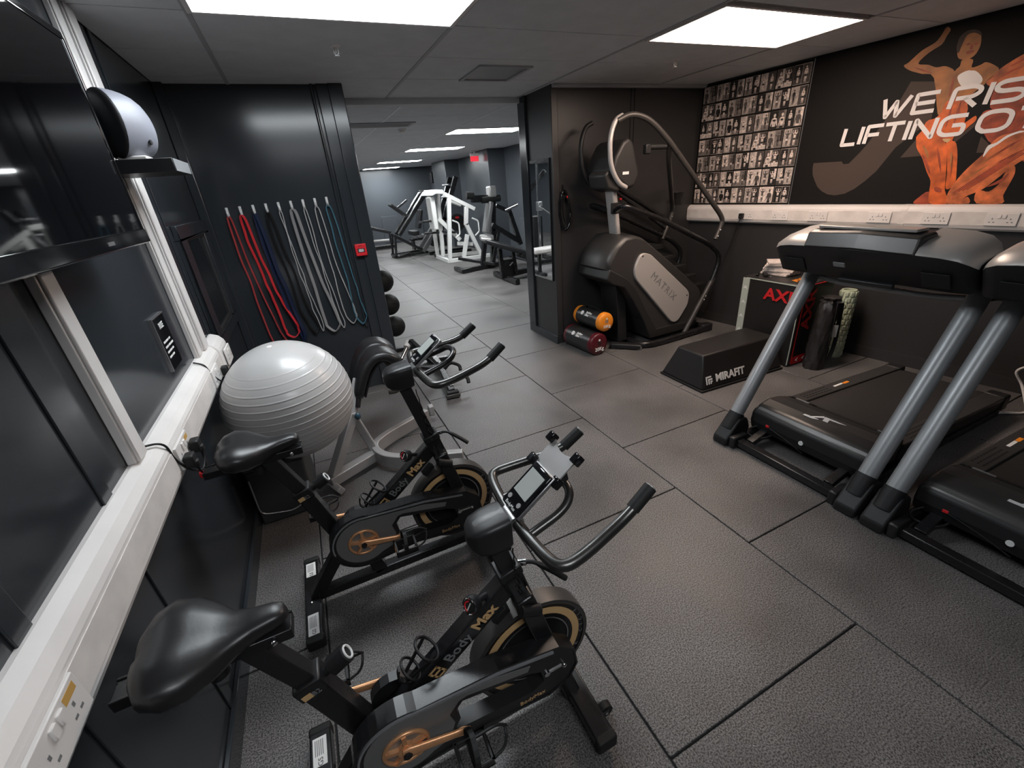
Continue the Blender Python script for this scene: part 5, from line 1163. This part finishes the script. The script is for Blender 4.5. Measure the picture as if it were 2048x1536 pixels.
# ================================================================ HYPEREXTENSION BENCH (grey frame)
t = thing('hyperextension_bench', 'grey framed back extension bench with black curved pads behind the ball', 'exercise bench', (.15, 2.8, 0))
def sq(path, w_, h, m, nm, bev=.006):
    g = G(); pts = [V(p) for p in path]; secs = []
    for i, p in enumerate(pts):
        d = (pts[min(i+1, len(pts)-1)]-pts[max(i-1, 0)]).normalized(); u = Z if abs(d.z) < .9 else X
        s_ = d.cross(u).normalized(); u = s_.cross(d)
        secs.append([p+s_*w_/2+u*h/2, p-s_*w_/2+u*h/2, p-s_*w_/2-u*h/2, p+s_*w_/2-u*h/2])
    return obj(nm, g.loft(secs, smooth=False), m, t, bev)
sq([(-.235, 2.585, .075), (.09, 2.755, .075)], .07, .07, 'grey_frame', 'base_beam')
sq([(-.235, 2.585, .03), (-.20, 2.60, .05)], .20, .05, 'grey_frame', 'rear_foot')
sq(fil([(.56, 3.10, .085), (.16, 2.90, .085), (.075, 2.78, .085), (.16, 2.58, .085), (.62, 2.38, .085)], .15, 8), .05, .10, 'grey_frame', 'front_loop')
sq([(-.205, 2.605, .10), (.01, 2.745, .44)], .06, .06, 'grey_frame', 'rear_strut')
sq([(.085, 2.79, .11), (.005, 2.745, .44)], .055, .05, 'grey_frame', 'front_strut')
sq([(.0, 2.75, .40), (.10, 2.88, .62)], .05, .05, 'grey_frame', 'pad_mast')
sq([(.035, 2.775, .46), (.075, 2.82, .55)], .062, .035, 'black_metal', 'adjuster')
obj('pin_holes', G().cyl((.055, 2.765, .47), (.056, 2.755, .47), .008, n=8).cyl((.068, 2.785, .50), (.069, 2.775, .50), .008, n=8).cyl((.081, 2.80, .53), (.082, 2.79, .53), .008, n=8), 'print_black', t)
kn_ = obj('pop_pin', G().cyl((.0, 2.74, .425), (.03, 2.715, .425), .010, n=10), 'chrome', t)
obj('pin_knob', G().ell((.036, 2.71, .425), (.020, .020, .026), 14, 10), 'blue_knob', kn_)
def pad(y0, nm):
    path = smooth_path([(.07, y0, .50), (.11, y0, .60), (.17, y0, .71), (.24, y0, .765), (.32, y0, .755), (.39, y0, .69)], 4); secs = []
    m = len(path)
    for i, p in enumerate(path):
        d = (path[min(i+1, m-1)]-path[max(i-1, 0)]).normalized(); n_ = V((-d.z, 0, d.x))
        e = min(1, (min(i, m-1-i)+.6)/2.2)
        secs.append([p+Y*(.10*e**.4*math.copysign(abs(math.cos(q))**.55, math.cos(q)))+n_*(.036*e**.5*math.copysign(abs(math.sin(q))**.6, math.sin(q))) for q in [2*PI*k/20 for k in range(20)]])
    o = obj(nm, G().loft(secs), 'pad_vinyl', t)
    obj('pad_board', G().strap([p+(V((.03, 0, -.03))) for p in path[2:-2]], Y, .17, .012), 'black_satin', o)
pad(2.86, 'thigh_pad'); pad(3.10, 'thigh_pad')
sq([(.10, 2.88, .60), (.24, 2.98, .70)], .05, .05, 'black_metal', 'pad_bracket')
obj('handle', G().tube(fil([(.30, 2.92, .70), (.40, 2.90, .52), (.34, 2.86, .46), (.28, 2.86, .47)], .05, 5), .016, 10), 'rail_grey', t)
obj('end_plug', G().obox((.60, 3.115, .11), (X, Y, Z), (.022, .03, .045)), 'grey_frame', t, .01)

# ================================================================ LOW BLACK SIT-UP BENCH BEYOND THE BIKES
t = thing('sit_up_bench', 'low black bench frame with chrome end plate on the floor before the opening', 'exercise bench', (.85, 3.9, 0))
sq([(.885, 3.46, .055), (.96, 4.05, .075), (.99, 4.48, .055)], .06, .05, 'black_metal', 'base_beam')
obj('end_plate', G().obox((.885, 3.44, .03), (V((.98, -.12, 0)).normalized(), V((.12, .98, 0)).normalized(), Z), (.065, .035, .018)), 'rail_grey', t, .006)
obj('end_cap', G().obox((.885, 3.44, .058), (V((.98, -.12, 0)).normalized(), V((.12, .98, 0)).normalized(), Z), (.055, .030, .012)), 'black_rubber', t, .006)
sq([(.72, 4.42, .04), (1.12, 4.34, .04)], .05, .05, 'black_metal', 'cross_foot')
for y in (3.62, 3.95):
    obj('side_peg', G().tube(fil([(.92+(y-3.62)*.1, y, .07), (1.0+(y-3.62)*.1, y-.02, .15), (1.07+(y-3.62)*.1, y-.10, .13), (1.06+(y-3.62)*.1, y-.14, .09)], .04, 4), .017, 10), 'black_rubber', t)
    obj('peg_clamp', G().obox((.91+(y-3.62)*.1, y-.07, .085), (X, Y, Z), (.018, .025, .006)), 'steel_dull', t, .003)
sq([(.93, 4.0, .08), (.74, 4.30, .34)], .05, .05, 'black_metal', 'upright')
obj('roller_bar', G().cyl((.60, 4.20, .20), (.70, 4.30, .285), .018, n=12), 'chrome', t)
obj('roller_end', G().cyl((.69, 4.29, .278), (.735, 4.335, .315), .034, n=16), 'white_plastic', t)
sq([(.55, 4.22, .17), (.92, 4.02, .10)], .16, .05, 'pad_vinyl', 'seat_pad', .015)

# ================================================================ MEDICINE BALLS ON A RACK
t = thing('ball_rack', 'upright black rack for medicine balls just past the left jamb', 'ball rack', (.62, 5.1, 0))
obj('post', G().box(.60, .64, 5.23, 5.29, .02, 1.20), 'black_metal', t, .004)
obj('base', G().box(.45, .90, 5.0, 5.06, 0, .04).box(.45, .50, 5.0, 5.42, 0, .04).box(.60, .66, 5.0, 5.42, 0, .04), 'black_metal', t, .004)
obj('strut', G().beam((.64, 5.04, .03), (.62, 5.24, .30), .035, .03), 'black_metal', t)
mb = None
zz = [.285, .555, .83]
lb = ['lowest', 'middle', 'topmost']
for k in range(3):
    obj('cradle', G().torus((.735-.018*k, 5.12, zz[k]-.075), Z, .085, .009, 20, 6).beam((.62, 5.25, zz[k]-.075), (.70, 5.19, zz[k]-.075), .02, .02), 'black_metal', t)
for k in range(3):
    p = V((.735-.018*k, 5.12, zz[k])); lab = '%s black medicine ball on the rack past the left jamb' % lb[k]
    if mb is None:
        mb = thing('medicine_ball', lab, 'medicine ball', p-Z*.115, 'medicine balls on the rack')
        obj('shell', G().ell(p, (.124, .124, .124), 32, 20), 'black_rubber', mb)
        obj('seam', G().torus(p, (.2, .3, 1), .1242, .0016, 40, 5), 'black_gloss', mb)
    else: dup(mb, p-Z*.115-mb.location, lab)

# ================================================================ MACHINES IN THE ROOM BEYOND
def frame(nm, lab, cat, loc): return thing(nm, lab, cat, loc)
def bm_(t, nm, a, b, w_, h, m, bev=.004): return obj(nm, G().beam(a, b, w_, h), m, t, bev, 1)
# white lever machine
t = frame('lever_machine', 'white plate loaded lever machine in the room beyond', 'gym machine', (3.6, 11.2, 0))
for nm, a, b in (('base_beam', (3.2, 11.85, .05), (3.2, 10.75, .05)), ('base_beam', (3.2, 10.78, .05), (4.45, 10.78, .05)), ('base_beam', (3.2, 11.8, .05), (4.45, 11.5, .05)), ('upright', (3.2, 11.8, .05), (3.2, 11.8, 1.62)), ('upright', (3.22, 10.78, .05), (3.42, 10.85, 1.50)),
                ('upright', (3.22, 11.35, .1), (3.30, 11.35, 1.60)), ('top_beam', (3.32, 10.85, 1.60), (4.05, 10.85, 1.20)), ('rear_leg', (3.84, 10.85, 1.27), (3.78, 10.85, .85)), ('rear_leg', (3.78, 10.85, .88), (4.12, 10.85, .05)), ('rear_leg', (3.80, 10.9, .62), (3.64, 10.9, .08)), ('lever', (3.2, 11.2, 1.05), (3.62, 10.95, .50)), ('lever', (3.55, 11.0, .42), (3.95, 11.0, .36))):
    bm_(t, nm, a, b, .09, .09, 'white_paint_metal')
obj('head_cover', G().prism([(3.0, 1.58), (3.08, 1.72), (3.30, 1.70), (3.30, 1.60), (3.10, 1.62)], 'xz', 10.8, 11.8), 'white_paint_metal', t, .02)
obj('shin_pad', G().box(3.0, 3.12, 11.0, 11.45, .80, 1.56), 'white_paint_metal', t, .03)
for z in (1.02, .74): obj('horn', G().cyl((2.78, 11.2, z), (3.16, 11.2, z-.02), .028, n=10), 'black_metal', t)
obj('horn', G().cyl((3.16, 10.9, .76), (3.50, 10.9, .70), .028, n=10), 'black_metal', t)
for x in (3.50, 4.02): obj('grip', G().tube(fil([(x-.08, 10.8, 1.0), (x+.08, 10.8, .92), (x+.08, 10.8, .66), (x-.04, 10.8, .58)], .05, 4), .02, 8), 'white_paint_metal', t)
obj('counterweight', G().cyl((3.62, 11.3, 1.42), (3.86, 11.3, 1.32), .06, n=14), 'white_paint_metal', t)
# leg press
t = frame('leg_press', 'black leg press with long sled rails by the far wall', 'gym machine', (2.8, 13.4, 0))
for v in (13.0, 13.5):
    bm_(t, 'sled_rail', (2.50, v, .60), (3.46, v, 1.66), .07, .09, 'black_metal')
    obj('guide_rod', G().cyl((2.46, v-.08, .66), (3.36, v-.08, 1.66), .028, n=10), 'chrome', t)
    bm_(t, 'base_beam', (2.28, v, .04), (3.25, v, .06), .08, .07, 'black_metal')
    bm_(t, 'front_post', (2.30, v, .05), (2.38, v, .62), .06, .06, 'black_metal')
    bm_(t, 'seat_beam', (2.34, v, .62), (3.12, v, .12), .10, .07, 'black_metal')
    bm_(t, 'back_beam', (3.10, v, .08), (3.62, v, .68), .12, .10, 'grey_panel')
bm_(t, 'cross_tube', (2.28, 12.96, .05), (2.28, 13.54, .05), .06, .06, 'black_metal')
obj('foot_plate', G().beam((2.44, 13.25, 1.42), (2.86, 13.25, 1.06), .55, .06), 'black_satin', t, .01)
bm_(t, 'foot_plate_arm', (2.56, 13.25, 1.28), (2.93, 13.25, 1.50), .10, .05, 'black_metal')
obj('seat_pad', G().box(2.86, 3.08, 12.95, 13.5, .55, .68), 'pad_vinyl', t, .03)
obj('back_pad', G().beam((3.12, 13.25, .72), (3.26, 13.25, 1.22), .45, .09), 'pad_vinyl', t, .03)
obj('plate_horn', G().cyl((3.0, 12.55, .92), (3.5, 12.95, .95), .03, n=10).cyl((2.3, 12.6, .12), (2.7, 12.95, .12), .03, n=10), 'chrome', t)
# second black press behind it
t = frame('squat_machine', 'tall black angled squat machine behind the white lever machine', 'gym machine', (3.7, 12.4, 0))
for v in (12.15, 12.65):
    bm_(t, 'sled_rail', (3.62, v, .95), (4.10, v, 1.98), .10, .12, 'black_metal')
    bm_(t, 'lower_rail', (3.30, v, .25), (3.65, v, 1.0), .10, .10, 'black_metal')
    bm_(t, 'base_beam', (3.2, v, .05), (4.3, v, .05), .09, .09, 'black_metal')
for z in (1.50, 1.80): obj('cross_bar', G().cyl((3.72+.22*(z-1.1), 12.12, z), (3.72+.22*(z-1.1), 12.68, z), .025, n=10), 'chrome', t)
obj('shoulder_pad', G().box(3.30, 3.55, 12.1, 12.7, 1.30, 1.42), 'pad_vinyl', t, .03)
obj('horn', G().cyl((3.1, 12.4, 1.72), (3.45, 12.4, 1.66), .03, n=10), 'chrome', t)
obj('plate', G().cyl((3.95, 12.0, .85), (3.95, 12.06, .85), .22, n=28), 'black_rubber', t)
obj('plate_badge', G().box(3.90, 4.0, 11.985, 12.0, .95, 1.0), 'print_red', t)
# black tall row machine
t = frame('row_machine', 'tall black chest press machine with grey back pad in the room beyond', 'gym machine', (3.7, 9.3, 0))
for nm, a, b, w_ in (('base_beam', (2.98, 9.15, .05), (4.30, 9.45, .05), .09), ('base_beam', (3.0, 9.12, .05), (3.0, 9.68, .05), .08), ('upright', (3.82, 9.4, .05), (3.92, 9.3, 1.40), .10), ('rear_leg', (3.98, 9.3, 1.30), (4.30, 9.3, 1.15), .08), ('rear_leg', (4.28, 9.3, 1.18), (4.52, 9.3, .42), .09),
                     ('low_arm', (3.82, 9.25, .92), (4.48, 9.3, .50), .10), ('seat_post', (3.52, 9.3, .05), (3.66, 9.3, .72), .09), ('seat_post', (3.75, 9.25, .05), (3.98, 9.25, .82), .07), ('foot_bar', (3.10, 9.68, .25), (3.75, 9.1, .10), .06), ('top_arm', (3.40, 9.2, 1.48), (3.85, 9.25, 1.46), .14)):
    bm_(t, nm, a, b, w_, w_, 'black_metal')
obj('back_pad', G().beam((3.62, 9.15, .78), (3.78, 9.15, 1.40), .26, .10), 'grey_panel', t, .03)
obj('head_pad', G().box(3.76, 3.92, 9.05, 9.28, 1.48, 1.70), 'grey_frame', t, .03)
obj('arm_roll', G().cyl((3.28, 9.2, 1.56), (3.44, 9.2, 1.54), .075, n=16), 'black_rubber', t)
obj('shoulder_roll', G().cyl((3.60, 9.15, 1.44), (4.02, 9.15, 1.45), .065, n=16), 'black_rubber', t)
obj('horn', G().cyl((4.08, 9.05, 1.20), (4.34, 8.95, 1.30), .035, n=12), 'chrome', t)
obj('seat_pad', G().box(3.55, 3.75, 9.0, 9.4, .62, .74), 'grey_frame', t, .03)
# flat bench in front
t = frame('incline_bench', 'black padded bench seen at the right side of the opening', 'exercise bench', (3.5, 7.8, 0))
obj('pad', G().beam((3.02, 7.75, .80), (3.78, 7.55, .50), .30, .09), 'pad_vinyl', t, .03)
obj('seat', G().beam((2.98, 7.80, .835), (3.16, 7.73, .80), .28, .06), 'grey_frame', t, .02)
bm_(t, 'foot_bar', (3.42, 8.34, .06), (3.40, 7.22, .06), .09, .09, 'black_metal')
bm_(t, 'post', (3.32, 7.72, .06), (3.30, 7.72, .62), .09, .07, 'black_metal')
bm_(t, 'post', (3.60, 7.68, .10), (3.54, 7.66, .58), .07, .06, 'black_metal')
bm_(t, 'base_beam', (3.40, 7.75, .10), (4.2, 7.9, .12), .10, .09, 'black_metal')
obj('plate', G().box(3.32, 3.62, 7.70, 7.78, .10, .40), 'black_satin', t, .01)
obj('adjust_pin', G().cyl((3.44, 7.62, .30), (3.50, 7.60, .36), .014, n=10), 'chrome', t)
obj('roller', G().cyl((3.66, 7.40, .47), (3.70, 7.75, .47), .05, n=14), 'black_rubber', t)
bm_(t, 'leg_arm', (3.74, 7.55, .48), (3.86, 7.5, .18), .06, .06, 'black_metal')
# dumbbell rack behind the machines
t = frame('dumbbell_rack', 'low black rack with a row of bright plates behind the machines', 'rack', (3.9, 14.6, 0))
obj('shelf', G().box(3.1, 4.28, 14.3, 14.6, .28, .34), 'black_metal', t, .005)
obj('leg', G().box(3.14, 3.20, 14.3, 14.6, 0, .28), 'black_metal', t); obj('leg', G().box(4.18, 4.24, 14.3, 14.6, 0, .28), 'black_metal', t)
for k in range(7):
    p = V((3.22+.16*k, 14.40, .395))
    if k == 0:
        db = thing('dumbbell', 'first chrome dumbbell from the left on the low rack behind the machines', 'dumbbell', p-Z*.055, 'dumbbells on the low rack')
        obj('handle', G().cyl(p-Y*.06, p+Y*.06, .015, n=10), 'chrome', db)
        for s_ in (-1, 1): obj('head', G().cyl(p+Y*s_*.05, p+Y*s_*.12, .052, n=16), 'steel_dull', db)
    else: dup(db, V((.16*k, 0, 0)), '%s chrome dumbbell from the left on the low rack behind the machines' % ['first', 'second', 'third', 'fourth', 'fifth', 'sixth', 'seventh'][k])
# low bench by the far wall
t = frame('low_bench', 'low black sloping bench by the far wall beside the jamb', 'exercise bench', (2.4, 15.7, 0))
obj('pad', G().beam((1.95, 15.75, .76), (2.75, 15.65, .50), .30, .10), 'pad_vinyl', t, .02)
bm_(t, 'leg', (2.10, 15.75, .05), (2.12, 15.75, .68), .07, .07, 'black_metal'); bm_(t, 'leg', (2.70, 15.68, .05), (2.70, 15.68, .48), .07, .07, 'black_metal')
bm_(t, 'base_beam', (1.95, 15.75, .05), (2.85, 15.65, .05), .08, .08, 'black_metal'); bm_(t, 'foot_bar', (2.1, 15.45, .05), (2.1, 16.05, .05), .07, .07, 'black_metal')
obj('roller', G().cyl((2.0, 15.5, .30), (2.6, 15.45, .28), .05, n=14), 'grey_frame', t)
# cable machine seen in the mirror
t = frame('cable_machine', 'chrome cable machine reflected in the column mirror', 'gym machine', (.1, 8.9, 0))
for x, y in ((-.35, 8.7), (.05, 8.7), (.40, 8.7)):
    obj('guide_rod', G().cyl((x, y, .1), (x, y, 2.05), .03, n=12), 'chrome', t)
    obj('carriage', G().obox((x, y-.03, 1.1+.3*math.sin(x*9)), (X, Y, Z), (.05, .06, .09)), 'steel_dull', t, .01)
for nm, a, b in (('top_beam', (-.45, 8.7, 2.08), (.5, 8.7, 2.08)), ('base_beam', (-.45, 8.7, .06), (.5, 8.7, .06)), ('base_beam', (-.45, 8.7, .06), (-.45, 9.6, .06)), ('base_beam', (.5, 8.7, .06), (.5, 9.6, .06)), ('brace', (-.2, 8.8, 1.9), (.3, 9.3, 1.2))): bm_(t, nm, a, b, .08, .08, 'black_metal')
obj('weight_stack', G().box(-.25, -.02, 9.1, 9.4, .1, 1.0), 'black_satin', t, .01)
obj('handle', G().cyl((-.1, 8.4, 1.05), (.2, 8.35, 1.25), .02, n=10), 'chrome', t)
t = frame('mirror_bench', 'white and black bench reflected low in the column mirror', 'exercise bench', (.8, 7.4, 0))
obj('pad', G().box(-.3, .75, 7.6, 7.9, .42, .52), 'white_plastic_dirty', t, .03)
bm_(t, 'leg', (-.2, 7.75, .05), (-.2, 7.75, .42), .06, .06, 'black_metal'); bm_(t, 'leg', (.6, 7.75, .05), (.6, 7.75, .42), .06, .06, 'black_metal')
bm_(t, 'foot', (-.2, 7.5, .03), (-.2, 8.0, .03), .06, .06, 'black_metal'); bm_(t, 'foot', (.6, 7.5, .03), (.6, 8.0, .03), .06, .06, 'black_metal')
